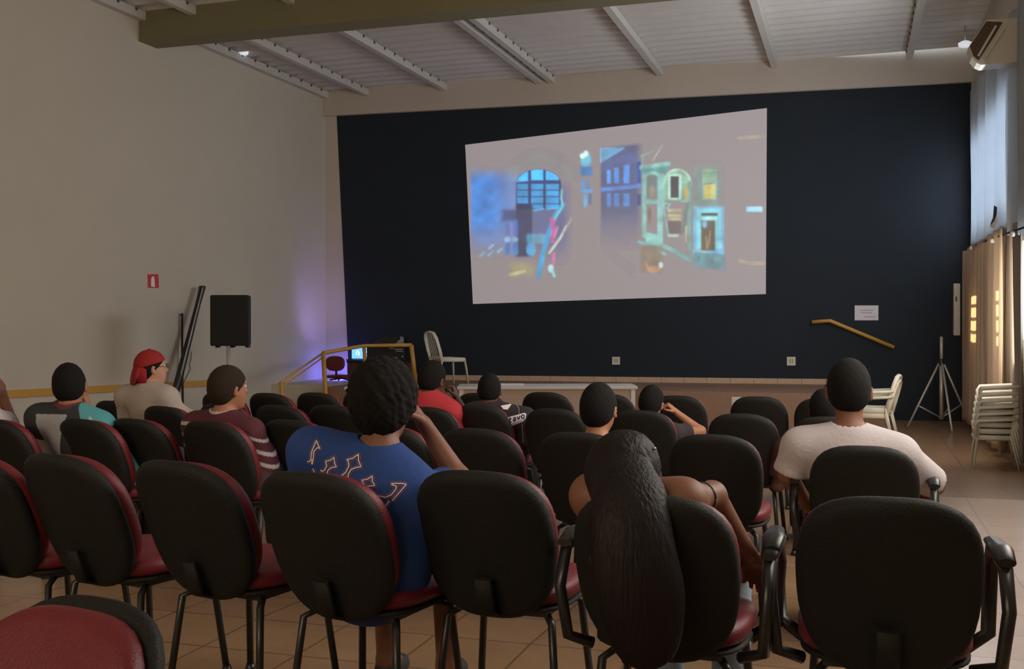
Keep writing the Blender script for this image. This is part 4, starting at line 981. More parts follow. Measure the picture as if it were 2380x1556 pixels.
def hand(S, wrist, d, nrm, side, k_, curl, s):
    """palm along d from the wrist, nrm = palm normal (towards which the fingers curl), side = +1/-1: side of the thumb along cross(d, nrm)"""
    d = unit(d); nrm = unit(nrm - d * (nrm @ d)); u = np.cross(d, nrm) * side
    S.cap(wrist, wrist + d * .045 * s, .025 * s, .028 * s, k=.014, sq=(nrm, .72))
    for i, (off, ln, r) in enumerate(((.026, .072, .0085), (.009, .080, .009), (-.009, .074, .0085), (-.026, .058, .0078))):
        base = wrist + d * .030 * s + u * off * .7 * s; kn = wrist + d * (.085 - .003 * i) * s + u * off * s
        S.cap(base, kn, .013 * s, .0105 * s, k=.008)
        c1 = curl * 1.0; dir1 = d * math.cos(c1) + nrm * math.sin(c1); p1 = kn + dir1 * ln * .45 * s
        c2 = curl * 2.1; dir2 = d * math.cos(c2) + nrm * math.sin(c2); p2 = p1 + dir2 * ln * .32 * s
        c3 = curl * 2.9; dir3 = d * math.cos(c3) + nrm * math.sin(c3); p3 = p2 + dir3 * ln * .26 * s
        S.cap(kn, p1, r * 1.08 * s, r * s, k=.003); S.cap(p1, p2, r * s, r * .93 * s, k=.002); S.cap(p2, p3, r * .93 * s, r * .8 * s, k=.002)
    tb = wrist + d * .022 * s + u * .022 * s; t1 = tb + unit(d * .7 + u * .75 + nrm * .25) * .040 * s; t2 = t1 + unit(d * .9 + u * .25 + nrm * .45) * .032 * s; t3 = t2 + unit(d * 1. + nrm * .5) * .024 * s
    S.cap(tb, t1, .014 * s, .0115 * s, k=.008); S.cap(t1, t2, .011 * s, .0098 * s, k=.003); S.cap(t2, t3, .0098 * s, .0078 * s, k=.002)

def person(name_lab, ck, head, hZ, hw, yaw=0., hyaw=0., hpitch=0., htilt=0., skin='skin_brown', hair='hair_black', hairt=.012, afro=None, shirt='dark_shirt', pants='dark_trousers',
           sh_w=.36, sh_tilt=0., tw=0., shift=0., arms={}, vox=.007, long_hair=None, sleeve=.55, cap=None, glasses=False, bulk=1.0, shirtcol=None, neck=.10, nofront=False, shdx=0., fade=False, fwd=0., shr=.075):
    """head: pixel of the crown; hZ: view depth of the head; hw: width of the skull in metres; arms: side -> (elbow, wrist, hand_dir, palm_normal, curl)"""
    cho, ctop, cZ, ca, cs = CH[ck]
    s = hw / .155
    crown = atZ(head[0], head[1], hZ)
    bd = ca + math.radians(yaw); fw = np.array([-math.sin(bd), math.cos(bd), 0.]); rt = np.array([math.cos(bd), math.sin(bd), 0.]); up = np.array([0, 0, 1.])
    hd = bd + math.radians(hyaw); HR = rotz(hd) @ roty(math.radians(htilt)) @ rotx(-math.radians(hpitch))       # columns: right, front, up
    hx, hy, hz = HR[:, 0], HR[:, 1], HR[:, 2]
    t_ = (hairt if hair else 0.)
    hc = crown - hz * (.115 * s + t_) + hy * .01
    zf = float(cho.location[2]); cl = np.array(cho.location)
    cfw = np.array([-math.sin(ca), math.cos(ca), 0.]); crt = np.array([math.cos(ca), math.sin(ca), 0.])
    pel = cl + cfw * (-.06 + fwd) + crt * shift + up * (.445 * cs + .105 * s + .0)
    nb = hc - hz * (.10 * s) - hy * (.035 * s) - up * (neck * s)      # base of the neck
    chest = nb - up * .10 * s + (pel - nb) * .12
    sw = sh_w * s / 2; sa = rotz(math.radians(tw)) @ rt; sv = sa * math.cos(math.radians(sh_tilt)) + up * math.sin(math.radians(sh_tilt))
    shR = nb + rt * shdx + sv * sw - up * shr * s; shL = nb + rt * shdx - sv * sw - up * shr * s
    knR = pel + rt * .11 * s + fw * .40 * s + up * .01 ; knL = pel - rt * .11 * s + fw * .40 * s + up * .01
    anR = np.array([*(knR + fw * .03)[:2], zf + .09]); anL = np.array([*(knL + fw * .03)[:2], zf + .09])
    A = {}
    for sd, sh, sg in (('R', shR, 1), ('L', shL, -1)):
        if sd in arms and arms[sd] is not None:
            el, wr, hdir, pn, curl, ths = arms[sd]; A[sd] = (sh, np.array(el, float), np.array(wr, float), np.array(hdir, float), np.array(pn, float), curl, ths)
        else:
            el = sh - up * .235 * s + fw * .07 * s + rt * sg * .035 * s; wr = pel + fw * .30 * s + rt * sg * .10 * s + up * .085 * s
            v = wr - el; v = v / np.linalg.norm(v) * min(np.linalg.norm(v), .22 * s); A[sd] = (sh, el, el + v, v, -up, .35, -sg)
    pts = [crown, pel, knR, knL, anR, anL, hc] + [x for a in A.values() for x in a[:3]]
    lo = np.min(pts, 0) - .22; hi = np.max(pts, 0) + .22; lo[2] = max(lo[2], zf - .01) - .0
    tors = (fw, .74)
    def torso(S, g=0., kk=.06):
        S.cap(pel, pel + (chest - pel) * .45, .150 * s * bulk, .135 * s * bulk, k=kk, sq=tors, grow=g)
        S.cap(pel + (chest - pel) * .45, chest, .135 * s * bulk, .140 * s * bulk, k=kk, sq=tors, grow=g)
        bare = .30 if (g and not sleeve) else .10
        S.cap(shL + (shR - shL) * bare, shR - (shR - shL) * bare, .060 * s * bulk, k=kk, grow=g)
        for sh in (shR, shL):
            if not (g and not sleeve): S.cap(nb - up * .020 * s, sh, .044 * s, .054 * s, k=.05, grow=g)
    root = thing('person', name_lab, 'person', (pel[0], pel[1], zf)); ro = root.location
    S = SDF(lo, hi, vox)
    torso(S)
    S.cap(nb - up * .03 * s, hc - hz * .05 * s - hy * .015 * s, .056 * s, .050 * s, k=.03)
    # skull, jaw, face
    S.ell(hc + hz * .012 * s - hy * .008 * s, (.079 * s, .098 * s, .102 * s), HR, k=.02)
    S.ell(hc - hz * .055 * s + hy * .035 * s, (.056 * s, .062 * s, .062 * s), HR, k=.035)
    S.ell(hc - hz * .098 * s + hy * .070 * s, (.026 * s, .022 * s, .020 * s), HR, k=.025)
    S.cap(hc + hy * .086 * s + hz * .012 * s, hc + hy * .108 * s - hz * .022 * s, .009 * s, .014 * s, k=.012)
    S.ell(hc + hy * .092 * s - hz * .055 * s, (.024 * s, .012 * s, .008 * s), HR, k=.008); S.ell(hc + hy * .090 * s - hz * .066 * s, (.021 * s, .012 * s, .008 * s), HR, k=.008)
    S.cap(hc + hy * .084 * s + hz * .030 * s - hx * .035 * s, hc + hy * .084 * s + hz * .030 * s + hx * .035 * s, .012 * s, k=.012)
    for g_ in (-1, 1):
        S.ell(hc + hx * g_ * .030 * s + hy * .094 * s + hz * .010 * s, (.013 * s, .010 * s, .009 * s), HR, op='s')
        S.ell(hc + hx * g_ * .085 * s - hz * .016 * s - hy * .004 * s, (.009 * s, .019 * s, .031 * s), HR @ rotz(-g_ * .45), k=.006)
        S.ell(hc + hx * g_ * .088 * s - hz * .014 * s + hy * .004 * s, (.005 * s, .009 * s, .017 * s), HR, op='s')
    for sd, (sh, el, wr, hdir, pn, curl, ths) in A.items():
        S.cap(sh, el, .046 * s, .038 * s, k=.04); S.cap(el, wr, .038 * s, .025 * s, k=.02)
        if sd == 'R' or True: hand(S, wr, hdir, pn, ths, .01, curl, s * 1.02)
    S.cap(pel + rt * .08 * s, knR, .078 * s, .055 * s, k=.04); S.cap(pel - rt * .08 * s, knL, .078 * s, .055 * s, k=.04)
    for kn, an in ((knR, anR), (knL, anL)): S.cap(kn, an, .052 * s, .035 * s, k=.03); S.cap(an, an + fw * .13 * s - up * .05, .036 * s, .028 * s, k=.02)
    V, F = S.mesh(); body = rel(link_mesh('body', V, F, skin, root, smooth=True), ro)
    # eyes
    for g_ in (-1, 1):
        e = MB(); bmesh.ops.create_uvsphere(e.bm, u_segments=12, v_segments=8, radius=.0105 * s)
        bmesh.ops.translate(e.bm, vec=Vector(hc + hx * g_ * .030 * s + hy * .083 * s + hz * .010 * s), verts=e.bm.verts); eo = rel(e.build('eye', 'eye_white', root), ro)
        e = MB(); bmesh.ops.create_uvsphere(e.bm, u_segments=10, v_segments=6, radius=.0055 * s)
        bmesh.ops.translate(e.bm, vec=Vector(hc + hx * g_ * .030 * s + hy * .0895 * s + hz * .010 * s), verts=e.bm.verts); i_ = rel(e.build('iris', 'eye_dark', eo), ro)
    # hair
    if hair:
        H_ = SDF(crown - .36, crown + .36, min(vox, .007))
        r_ = np.array([.083, .102, .105]) * s + (afro[0] if afro else np.array([.35, .9, 1.]) * hairt)
        a_, b_ = (-.050, .95) if not afro else (-.080, .8)
        cf = lambda q: -(q[..., 2] - a_ * s - (b_ * q[..., 1]).clip(-.045, None)) * .75
        H_.ell(hc + hz * .012 * s - hy * .010 * s, r_, HR, cutf=cf, noise=(afro[1], afro[2]) if afro else (.0012, 160.))
        nz_ = (afro[1], afro[2]) if afro else (.001, 160.)
        H_.ell(hc - hz * (.040 if afro else .028) * s - hy * .042 * s, (np.array([.062, .050, .056]) * s + (.014 if afro else .004)), HR, k=.03, cutf=lambda q: q[..., 1] - .02 * s, noise=nz_)
        if long_hair: long_hair(H_, hc, hx, hy, hz, s)
        V, F = H_.mesh(); rel(link_mesh('hair', V, F, hair, root, smooth=True), ro)
    if cap:
        H_ = SDF(crown - .3, crown + .3, .006)
        cf = lambda q: -(q[..., 2] - .006 * s - .25 * q[..., 1])
        H_.ell(hc + hz * .018 * s - hy * .008 * s, np.array([.092, .112, .112]) * s, HR, cutf=cf)
        V, F = H_.mesh(); cp = rel(link_mesh('cap', V, F, cap, root, smooth=True), ro)
        H_ = SDF(crown - .35, crown + .3, .006)       # brim turned to the back, hanging to the nape
        H_.ell(hc - hy * .118 * s - hz * .045 * s, np.array([.072, .013, .075]) * s, HR @ rotx(-.28), cutf=lambda q: q[..., 2] - .05 * s)
        H_.ell(hc - hy * .060 * s - hz * .040 * s, np.array([.086, .062, .085]) * s, HR, cutf=lambda q: np.maximum(q[..., 2] - .08 * s, q[..., 1] - .01 * s))
        V, F = H_.mesh(); rel(link_mesh('cap_brim', V, F, cap, cp, smooth=True), ro)
        rel(MB().lathe(hc + hz * .128 * s - hy * .008, [(.010 * s, 0), (.008 * s, .006)], 10).build('cap_button', cap, cp), ro)
    if glasses:
        g = MB()
        for g_ in (-1, 1):
            c_ = hc + hx * g_ * .032 * s + hy * .108 * s + hz * .008 * s
            g.tube([c_ + hx * .024 * s * math.cos(a) + hz * .019 * s * math.sin(a) for a in np.linspace(0, 2 * math.pi, 17)], .0018, 6)
            g.tube([c_ + hx * g_ * .024 * s, hc + hx * g_ * .082 * s + hy * .0 * s + hz * .006 * s], .0018, 6)
        g.tube([hc - hx * .008 * s + hy * .112 * s + hz * .010 * s, hc + hx * .008 * s + hy * .112 * s + hz * .010 * s], .0018, 6)
        rel(g.build('glasses', 'black_metal', root), ro)
    # shirt
    S = SDF(lo, hi, vox * (.7 if shirtcol is not None else 1)); g = .013
    torso(S, g)
    if sleeve:
        for sd, (sh, el, *_r) in A.items():
            e_ = sh + (el - sh) * sleeve; S.cap(sh, e_, .052 * s, .056 * s, k=.035, grow=g, cut=.0)
    S.cap(pel - up * .02, pel + up * .05, .165 * s * bulk, .16 * s * bulk, sq=(fw, .78), k=.05, grow=.008)
    # neck opening
    S.cap(nb + up * .012 * s, nb + up * .09 * s, .058 * s, .075 * s, op='s'); S.cap(pel - up * .30, pel - up * .145, .3, op='s') if False else None
    V, F = S.mesh(); col_ = None
    sh_o = rel(link_mesh('t_shirt', V, F, shirt, root, smooth=True), ro)
    if shirtcol is not None:
        fr = dict(nb=nb, pel=pel, fw=fw, rt=rt, sv=sv, up=up, s=s, shR=shR, shL=shL, A=A)
        C_ = np.ones((len(V), 4), np.float32); C_[:, :3] = shirtcol(V, fr); a = sh_o.data.color_attributes.new('Col', 'FLOAT_COLOR', 'POINT'); a.data.foreach_set('color', C_.ravel())
    # trousers and shoes
    S = SDF(lo, hi, max(vox, .009)); g = .012
    S.cap(pel - rt * .05 * s, pel + rt * .05 * s, .125 * s * bulk, sq=tors, k=.04, grow=.004)
    for kn, an, sg in ((knR, anR, 1), (knL, anL, -1)):
        S.cap(pel + rt * sg * .08 * s, kn, .082 * s, .062 * s, k=.04, grow=g, cut=(.0 if pants in ('grey_shorts',) else None))
        if pants != 'grey_shorts': S.cap(kn, an + up * .02, .058 * s, .048 * s, k=.03, grow=g)
    V, F = S.mesh(); rel(link_mesh('shorts' if pants == 'grey_shorts' else 'trousers', V, F, pants, root, smooth=True), ro)
    for an in (anR, anL):
        S = SDF(an - .25, an + .25, .01); S.cap(an - up * .035, an + fw * .13 * s - up * .05, .045 * s, .036 * s, k=.03); 
        V, F = S.mesh(); V[:, 2] = np.maximum(V[:, 2], zf + .002); rel(link_mesh('shoe', V, F, 'shoe', root, smooth=True), ro)
    root['_f'] = 0; del root['_f']
    return root, dict(V=None, shirt=sh_o, body=body, nb=nb, pel=pel, fw=fw, rt=rt, up=up, s=s, hc=hc, shR=shR, shL=shL, HR=HR, root=root, A=A)
def arm_px(el, elZ, wr, wrZ, hd, hdZ, pn, curl=.6, ths=1):
    e = atZ(*el, elZ); w_ = atZ(*wr, wrZ); h = atZ(*hd, hdZ) - w_; return (e, w_, h, np.array(pn, float), curl, ths)
def print_on(fr, lines, m, name, width, lift=.0025):
    """ribbons following picture-frame polylines, laid on the shirt"""
    o = fr['shirt']; me = o.data; bv = BVHTree.FromPolygons([v.co.copy() for v in me.vertices], [tuple(p.vertices) for p in me.polygons])
    V = []; F = []
    for ln in lines:
        P_ = []
        for (x0, y0), (x1, y1) in zip(ln, ln[1:]):
            n_ = max(2, int(math.hypot(x1 - x0, y1 - y0) / 2.5))
            for k in range(n_): P_.append((x0 + (x1 - x0) * k / n_, y0 + (y1 - y0) * k / n_))
        P_.append(ln[-1]); pr = None
        for i, (x, y) in enumerate(P_):
            a = P_[max(i - 1, 0)]; b = P_[min(i + 1, len(P_) - 1)]; dx, dy = b[0] - a[0], b[1] - a[1]; l = math.hypot(dx, dy) or 1; nx, ny = -dy / l, dx / l
            row = []
            for sg in (-1, 1):
                h = bv.ray_cast(Vector(CAM), Vector(ray(x + nx * sg * width / 2, y + ny * sg * width / 2)).normalized())
                if h[0] is None: row = None; break
                row.append(h[0] + h[1] * (lift if h[1].dot(Vector(CF)) < 0 else -lift))
            if row and (not V or pr is None or (Vector(V[pr]) - row[0]).length < .03):
                V += [tuple(row[0]), tuple(row[1])]; j = len(V) - 2
                if pr is not None: F.append((pr, pr + 1, j + 1, j))
                pr = j
            elif row: V += [tuple(row[0]), tuple(row[1])]; pr = len(V) - 2
            else: pr = None
    if F: return rel(link_mesh(name, V, F, m, o), fr['root'].location)
def fill_on(fr, polys, m, name, lift=.002):
    o = fr['shirt']; me = o.data; bv = BVHTree.FromPolygons([v.co.copy() for v in me.vertices], [tuple(p.vertices) for p in me.polygons]); V = []; F = []
    for poly in polys:
        bm = bmesh.new(); f0 = bm.faces.new([bm.verts.new((x, y, 0)) for x, y in poly]); bmesh.ops.triangulate(bm, faces=[f0])
        for _ in range(3): bmesh.ops.subdivide_edges(bm, edges=[e for e in bm.edges if e.calc_length() > 6], cuts=1, use_grid_fill=False); bmesh.ops.triangulate(bm, faces=bm.faces)
        b0 = len(V); okv = []
        for v in bm.verts:
            h = bv.ray_cast(Vector(CAM), Vector(ray(v.co.x, v.co.y)).normalized())
            if h[0] is None: okv.append(False); V.append((0, 0, 0))
            else: okv.append(True); V.append(tuple(h[0] + h[1] * (lift if h[1].dot(Vector(CF)) < 0 else -lift)))
        bm.verts.index_update()
        for f in bm.faces:
            ix = [v.index for v in f.verts]
            if all(okv[i] for i in ix) and max((Vector(V[b0 + ix[a]]) - Vector(V[b0 + ix[a - 1]])).length for a in range(3)) < .06: F.append(tuple(b0 + i for i in ix))
        bm.free()
    if F: return rel(link_mesh(name, V, F, m, o), fr['root'].location)

up_ = np.array([0, 0, 1.])
# ---- person in the blue t-shirt
Zb = CH['r1d'][2] + .22
def z_(k): return CH[k][2]
rA, fA = person('person in a blue t-shirt with white scroll print, dark curly hair and one hand raised', 'r1d', (888, 838), Zb + .10, .160, yaw=12, hyaw=0, hpitch=8, htilt=-4,
    skin='skin_brown', afro=(.024, .0055, 115.), shirt='blue_shirt', pants='grey_shorts', sh_w=.40, sh_tilt=-21, shift=.02, bulk=1.12, vox=.0055, sleeve=.62, neck=0.06, shdx=-.05,
    arms={'R': arm_px((1068, 1115), Zb + .22, (985, 985), Zb + .26, (955, 945), Zb + .26, -CR, curl=.75, ths=1)})
W_ = lambda L_: [(680 + x / 5.1875, 960 + y / 5.1875) for x, y in L_]
motif = [W_(l) for l in (
    [(235, 620), (240, 560), (225, 570), (235, 470), (265, 400), (290, 340), (310, 390), (335, 435), (300, 425), (260, 470), (255, 550), (245, 620)],
    [(180, 580), (205, 590), (225, 560)], [(250, 670), (280, 730)],
    [(340, 690), (375, 705), (400, 680), (420, 640), (405, 585), (460, 575), (505, 540), (515, 610), (535, 655), (480, 660), (435, 690), (425, 745)],
    [(580, 780), (650, 720), (685, 650), (680, 590), (660, 570), (730, 555), (800, 505), (800, 580), (830, 655), (770, 665), (710, 690), (680, 740), (675, 795)],
    [(845, 905), (865, 860), (840, 815), (905, 805), (965, 765), (965, 830), (995, 880), (930, 885), (870, 905)],
    [(910, 960), (960, 990), (1050, 1005), (1120, 1020), (1190, 990), (1240, 930), (1255, 890), (1200, 870), (1195, 855), (1320, 855), (1370, 865), (1290, 960), (1200, 1060)],
    [(950, 1040), (1050, 1075), (1010, 1110)], [(1060, 1180), (1110, 1140), (1170, 1060)])]
outl = [[(x + 0, y + 0) for x, y in l] for l in motif]
print_on(fA, outl, 'print_mauve', 'print_shadow', 11, .0016); print_on(fA, outl, 'print_navy', 'print_outline', 6.5, .0024); print_on(fA, motif, 'print_white', 'shirt_print', 3.0, .0034)
fg = fA['A']['R']; rp = fg[2] + unit(fg[3]) * .10
rel(MB().tube([rp + CR * .011 * math.cos(a) + up_ * .011 * math.sin(a) for a in np.linspace(0, 2 * math.pi, 13)], .0022, 6).build('ring', 'gold', rA), rA.location)

# ---- boy in the white t-shirt
Zw = z_('r2j') + .28
person('person with short black hair in a white t-shirt, seated beside the aisle', 'r2j', (1973, 833), Zw, .160, yaw=2, hyaw=-2, hpitch=4, skin='skin_brown', shirt='white_shirt', sh_w=.39, sh_tilt=-3, bulk=1.1, sleeve=.9, shift=.02, neck=0.07, fade=True, vox=.007,
    arms={'R': arm_px((2172, 1128), Zw + .05, (2120, 1190), Zw + .2, (2060, 1210), Zw + .3, -up_, .4, -1), 'L': arm_px((1832, 1105), Zw + .05, (1880, 1180), Zw + .2, (1930, 1210), Zw + .3, -up_, .4, 1)})

# ---- girl with long hair
Zg = z_('r1f') + .14
def lh(H_, hc, hx, hy, hz, s):
    q = (unit(CF * [1, 1, 0]), .5)
    ctl = [hc + hz * .050 - hy * .015, hc + hz * .010 - hy * .040, atZ(1462, 1160, Zg - .125), atZ(1465, 1215, Zg - .175), atZ(1472, 1290, Zg - .205), atZ(1488, 1390, Zg - .212), atZ(1503, 1490, Zg - .208)]
    rad = [.066, .074, .079, .081, .084, .092, .066]
    def cr(P, t):                                                  # Catmull-Rom through the control values
        n = len(P) - 1; k = min(int(t * n), n - 1); u = t * n - k; g = lambda m: np.asarray(P[max(0, min(n, m))], float)
        a, b, c, d = g(k - 1), g(k), g(k + 1), g(k + 2)
        return .5 * (2 * b + (c - a) * u + (2 * a - 5 * b + 4 * c - d) * u * u + (3 * b - a - 3 * c + d) * u ** 3)
    T = np.linspace(0, 1, 31); C_ = [cr(ctl, t) for t in T]; R_ = [float(cr(rad, t)) for t in T]
    for u in range(30): H_.cap(C_[u], C_[u + 1], R_[u], R_[u + 1], k=.03, sq=q)
    rnd = np.random.RandomState(5)
    for i in range(19):
        f = (i - 9) / 9.; ph = rnd.rand() * 6; pts = []
        for t, c_, r_ in zip(T, C_, R_):
            lat = r_ * (.93 * f + .03 * math.sin(ph + t * 7)); pts.append(c_ + CR * lat - unit(CF * [1, 1, 0]) * r_ * .5 * math.sqrt(max(0, 1 - f * f * .9)) * .96)
        for u in range(4, 30): H_.cap(pts[u], pts[u + 1], .0075, .0075, k=.006)
        H_.cap(pts[30], pts[30] - up_ * (.02 + .04 * rnd.rand()), .007, .002, k=.006)
rG, fG = person('girl with very long dark hair falling over her chair, one bare arm stretched out', 'r1f', (1462, 1001), Zg, .150, yaw=0, hyaw=-24, hpitch=4, htilt=3, shdx=0.055, bulk=0.8, skin='skin_brown', hair='hair_long', hairt=.014, shirt='dark_shirt', pants='light_jeans',
    sh_w=.26, sleeve=0, long_hair=None, vox=.007, neck=-.06, shr=.015, fwd=.03, shift=-.0,
    arms={'R': arm_px((1655, 1152), Zg + .05, (1738, 1285), Zg + .24, (1750, 1320), Zg + .30, -up_, .3, -1), 'L': arm_px((1384, 1195), Zg + .08, (1400, 1260), Zg + .25, (1450, 1280), Zg + .35, -up_, .4, 1)})
lo_ = np.min([atZ(1300, 1560, Zg - .5), atZ(1650, 980, Zg + .2), atZ(1300, 980, Zg - .5), atZ(1650, 1560, Zg + .2)], 0) - .1; hi_ = np.max([atZ(1300, 1560, Zg - .5), atZ(1650, 980, Zg + .2), atZ(1300, 980, Zg - .5), atZ(1650, 1560, Zg + .2)], 0) + .1
Hs = SDF(lo_, hi_, .005); HRg = fG['HR']; lh(Hs, fG['hc'], HRg[:, 0], HRg[:, 1], HRg[:, 2], fG['s']); V, F = Hs.mesh()
rel(link_mesh('hair_length', V, F, 'hair_long', [c for c in rG.children if c.name.startswith('hair')][0], smooth=True), rG.location)
rel(MB().lathe(atZ(1521, 1043, Zg - .02), [(.003, -.004), (.006, 0), (.003, .004)], 8).build('earring', 'chrome', rG), rG.location)
aR = fG['A']['R']; ax_ = unit(aR[1] - aR[0]); br_c = aR[0] + (aR[1] - aR[0]) * .62; u1 = unit(np.cross(ax_, up_)); u2 = np.cross(ax_, u1)
rel(MB().tube([br_c + (u1 * math.cos(a) + u2 * math.sin(a)) * .040 for a in np.linspace(0, 2 * math.pi, 19)], .004, 6).build('arm_band', 'black_plastic', rG), rG.location)

# ---- boy in teal / black / white shirt
Zt2 = z_('r2b') + .22
def teal(V, f):
    C_ = np.tile(np.array([.028, .030, .036]), (len(V), 1)); x = (V - f['nb']) @ f['rt'] / f['s']; z = (V - f['nb']) @ f['up'] / f['s']; y = (V - f['nb']) @ f['fw']
    C_[(x > -.15) & (x < .045 + z * .25) & (z < -.03)] = (.36, .37, .42)
    m = (x > .115) & (z < .01); C_[m] = (.09, .36, .42)
    m = (x > .10 - (z + .02) * .5) & (x < .155 - (z + .02) * .15) & (z > -.13); C_[m] = (.09, .36, .42)
    m = (x > .165) & (z > -.135) & (z < -.045 - (x - .165) * .5); C_[m] = (.012, .02, .022)
    m = (x > .16) & (z > -.075 - (x - .16) * .9) & (z < -.035 - (x - .16) * .9) ; C_[m] = (.55, .55, .52)
    C_[(np.hypot(x, y / f['s']) < .078) & (z > -.05)] = (.14, .03, .05); return C_
person('boy with short black hair in a teal, black and white shirt, hand at cheek', 'r2b', (156, 844), Zt2, .150, yaw=20, hyaw=20, hpitch=6, htilt=-6, skin='skin_tan', shirt='tee_attr', shirtcol=teal, sh_w=.38, sh_tilt=-6, sleeve=.55, neck=0.025, vox=.0065,
    arms={'R': arm_px((248, 1040), Zt2 + .12, (205, 955), Zt2 + .24, (197, 912), Zt2 + .22, -CR, .65, 1)})
# ---- red cap
Zc2 = z_('r3b') + .25
person('person wearing a red cap backwards, glasses and a cream t-shirt, head turned sideways', 'r3b', (346, 816), Zc2, .150, yaw=6, hyaw=-34, hpitch=-2, skin='skin_light', hair='hair_black', hairt=.004, cap='cap_red', glasses=True, shirt='cream_shirt', sh_w=.39, sleeve=.8, neck=0.03, bulk=1.12, vox=.0075)
# ---- striped shirt
Zs2 = z_('r2d') + .24
def stripes(V, f):
    C_ = np.tile(np.array([.085, .016, .028]), (len(V), 1)); x = (V - f['nb']) @ f['rt'] / f['s']; z = (V - f['nb']) @ f['up'] / f['s']
    zz = z + np.where(x > .10, (x - .10) * .55, 0)
    for a, b in ((-.052, -.034), (-.118, -.098), (-.178, -.158), (-.37, -.35), (-.41, -.39)): C_[(zz > a) & (zz < b)] = (.48, .42, .44)
    C_[(np.hypot(x, ((V - f['nb']) @ f['fw']) / f['s']) < .072) & (z > -.05)] = (.5, .44, .42); C_[(zz < -.20) & (zz > -.34)] = (.10, .055, .06); return C_
person('boy with short brown hair in a maroon shirt with white stripes, head turned', 'r2d', (527, 849), Zs2, .152, yaw=6, hyaw=-22, hpitch=0, skin='skin_tan', hair='hair_brown', shirt='tee_attr', shirtcol=stripes, sh_w=.37, sh_tilt=-4, sleeve=.85, neck=0.045, vox=.0065, shift=.02)
# ---- red shirt
Zr = z_('r3f') + .25
person('person with short dark hair in a bright red t-shirt leaning the head on one fist', 'r3f', (1010, 838), Zr, .152, yaw=6, hyaw=-14, hpitch=8, htilt=6, skin='skin_dark', shirt='shirt_red', sh_w=.40, sh_tilt=-12, sleeve=.8, neck=0.01, bulk=1.08, vox=.0065, shdx=-.02, shift=-.02,
    arms={'R': arm_px((1095, 985), Zr + .28, (1060, 925), Zr + .32, (1050, 893), Zr + .30, -CR, 1.1, 1)})
# ---- black shirt with name strip
Zk = z_('r3g') + .18
rK, fK = person('boy with short black hair in a black shirt with a white name strip', 'r3g', (1138, 868), Zk, .140, yaw=10, hyaw=8, hpitch=14, skin='skin_dark', shirt='dark_shirt', sh_w=.42, sh_tilt=-4, sleeve=.8, neck=0.02, vox=.0065, shift=.09, shdx=.07,
    arms={})
fill_on(fK, [[(1164, 944), (1176, 948), (1186, 940), (1184, 930), (1188, 929), (1189, 941), (1180, 953), (1170, 952)]], 'paper', 'collar')
fill_on(fK, [[(1176, 976), (1182, 970), (1219, 960.5), (1223, 963), (1222, 973), (1216, 980), (1185, 991.5), (1180, 989)]], 'paper', 'name_strip', .003)
print_on(fK, [[(1189, 930), (1200, 926), (1218, 925)], [(1199, 940), (1206, 950), (1207, 962)], [(1213, 985), (1215, 1003), (1217, 1030)]], 'ink_grey', 'seam', 1.6)
# its lettering
def glyphs():
    o = {}
    o['t'] = [[(.35, .05), (.35, .8), (.5, .97), (.75, .95)], [(.1, .35), (.7, .35)]]
    o['a'] = [[(.15, .42), (.45, .32), (.7, .42), (.7, .97)], [(.7, .62), (.3, .62), (.12, .8), (.35, .97), (.7, .88)]]
    o['v'] = [[(.08, .34), (.42, .97), (.8, .34)]]
    o['o'] = [[(.45, .33), (.12, .48), (.12, .82), (.45, .97), (.78, .82), (.78, .48), (.45, .33)]]
    return o
GL = glyphs(); tl_ = []
for i, ch in enumerate('tavo'):
    x0 = 1182.5 + i * 9.6; y0 = 970.5 - i * 3.0
    for st_ in GL[ch]: tl_.append([(x0 + u * 9.2, y0 + v * 13 - u * 2.4) for u, v in st_])
print_on(fK, tl_, 'print_navy', 'lettering', 2.6, .0042)
print_on(fK, [[(1184, 988), (1216, 977), (1221, 972)]], 'print_navy', 'strip_line', 1.2, .0042)
# ---- short-haired boy
Zh = z_('r2h') + .25
person('boy with close-cropped black hair seen from behind, just beyond the long-haired girl', 'r2h', (1392, 889), Zh, .152, yaw=0, hyaw=-5, hpitch=4, skin='skin_tan', shirt='dark_shirt', sh_w=.34, neck=0.06, shift=.04, vox=.0075)
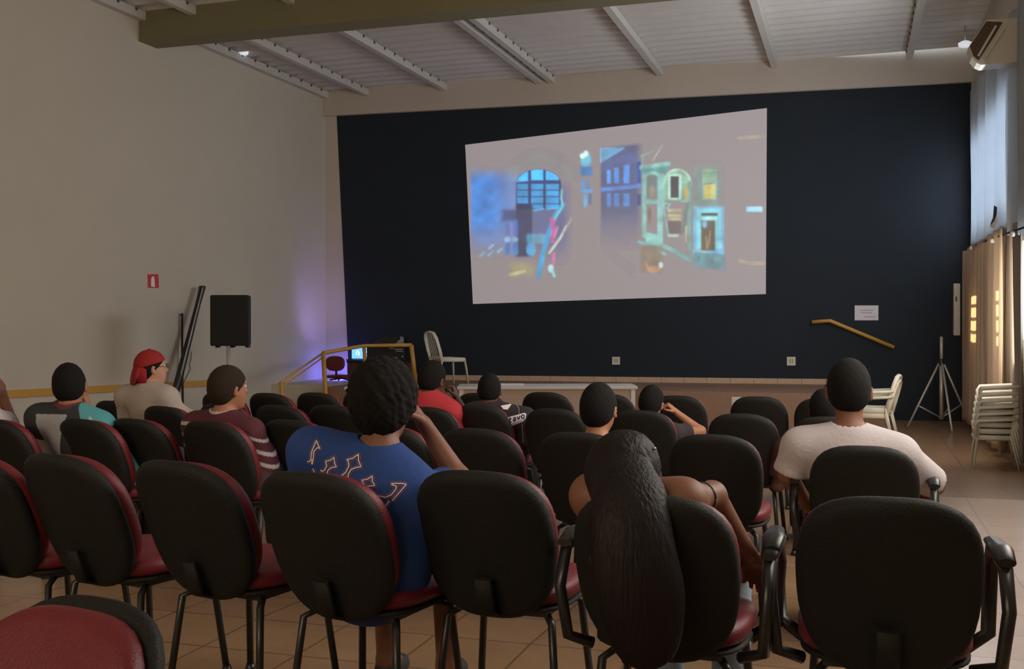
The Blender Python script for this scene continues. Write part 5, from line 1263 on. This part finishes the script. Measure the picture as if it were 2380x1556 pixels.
# ---- boy resting on his fist
Zf_ = z_('r3i') + .22
rF, fF = person('boy with black hair resting his head on a fist, bright red sleeve', 'r3i', (1518, 895), Zf_, .136, yaw=-4, hyaw=-2, hpitch=8, htilt=5, skin='skin_tan', shirt='dark_shirt', sh_w=.36, neck=0.05, sleeve=.5, vox=.0075, shift=.02,
    arms={'R': arm_px((1628, 1003), Zf_ + .12, (1570, 958), Zf_ + .14, (1550, 938), Zf_ + .12, -CR, 1.2, 1)})
sl_o = SDF(atZ(1600, 1000, Zf_) - .2, atZ(1600, 1000, Zf_) + .2, .006); sl_o.cap(fF['shR'], atZ(1606, 1006, Zf_ + .08), .055, .048, k=.02); V, F = sl_o.mesh()
rel(link_mesh('sleeve', V, F, 'shirt_red', fF['shirt'], smooth=True), rF.location)['label'] = 'bright red sleeve'
# ---- person beyond the white t-shirt boy
Z12 = z_('r3k') + .2
person('dark-haired person in a maroon top, partly hidden by the white t-shirt', 'r3k', (1914, 904), Z12, .148, yaw=6, hyaw=4, skin='skin_dark', shirt=mat('maroon_top', (.055, .016, .016), .8).name, sh_w=.40, neck=.08, shift=-.05, vox=.0085, shdx=-.04, sleeve=.7)
# ---- arm at the left edge
Ze = z_('r2a') + .25
person('person at the left edge of the photo showing only a raised bent forearm', 'r2a', (-62, 850), Ze, .150, yaw=0, skin='skin_brown', shirt='white_shirt', sh_w=.38, neck=0.0, vox=.0085, sleeve=.7, shift=-.08,
    arms={'R': arm_px((26, 985), Ze + .1, (8, 925), Ze + .05, (2, 905), Ze + .02, -CR, 1.3, -1)})
# ---- small bag with looped straps by the left wall
bp_ = atZ(275, 985, z_('r3a2') + .3); co = CH['r3a2'][0]
t = thing('bag', 'small dark maroon bag with thin looped straps standing on a third-row chair', 'bag', (bp_[0], bp_[1], floorz(bp_[1]) + .48))
o_ = t.location; hz_ = atZ(275, 942, z_('r3a2') + .3)[2] - o_[2]
MB().box((0, 0, hz_ / 2), (.26, .16, hz_), bev=.05).build('pouch', MAT['maroon_top'].name, t)
for cx0, cy0, rx, ry in ((266, 944, 12, 11), (283, 950, 12, 9)):
    pts = [atZ(cx0 + rx * math.cos(a), cy0 - ry * math.sin(a), z_('r3a2') + .3) for a in np.linspace(-.4, math.pi + .4, 16)]
    rel(MB().tube(pts, .007, 6).build('strap', 'black_plastic', t), o_)
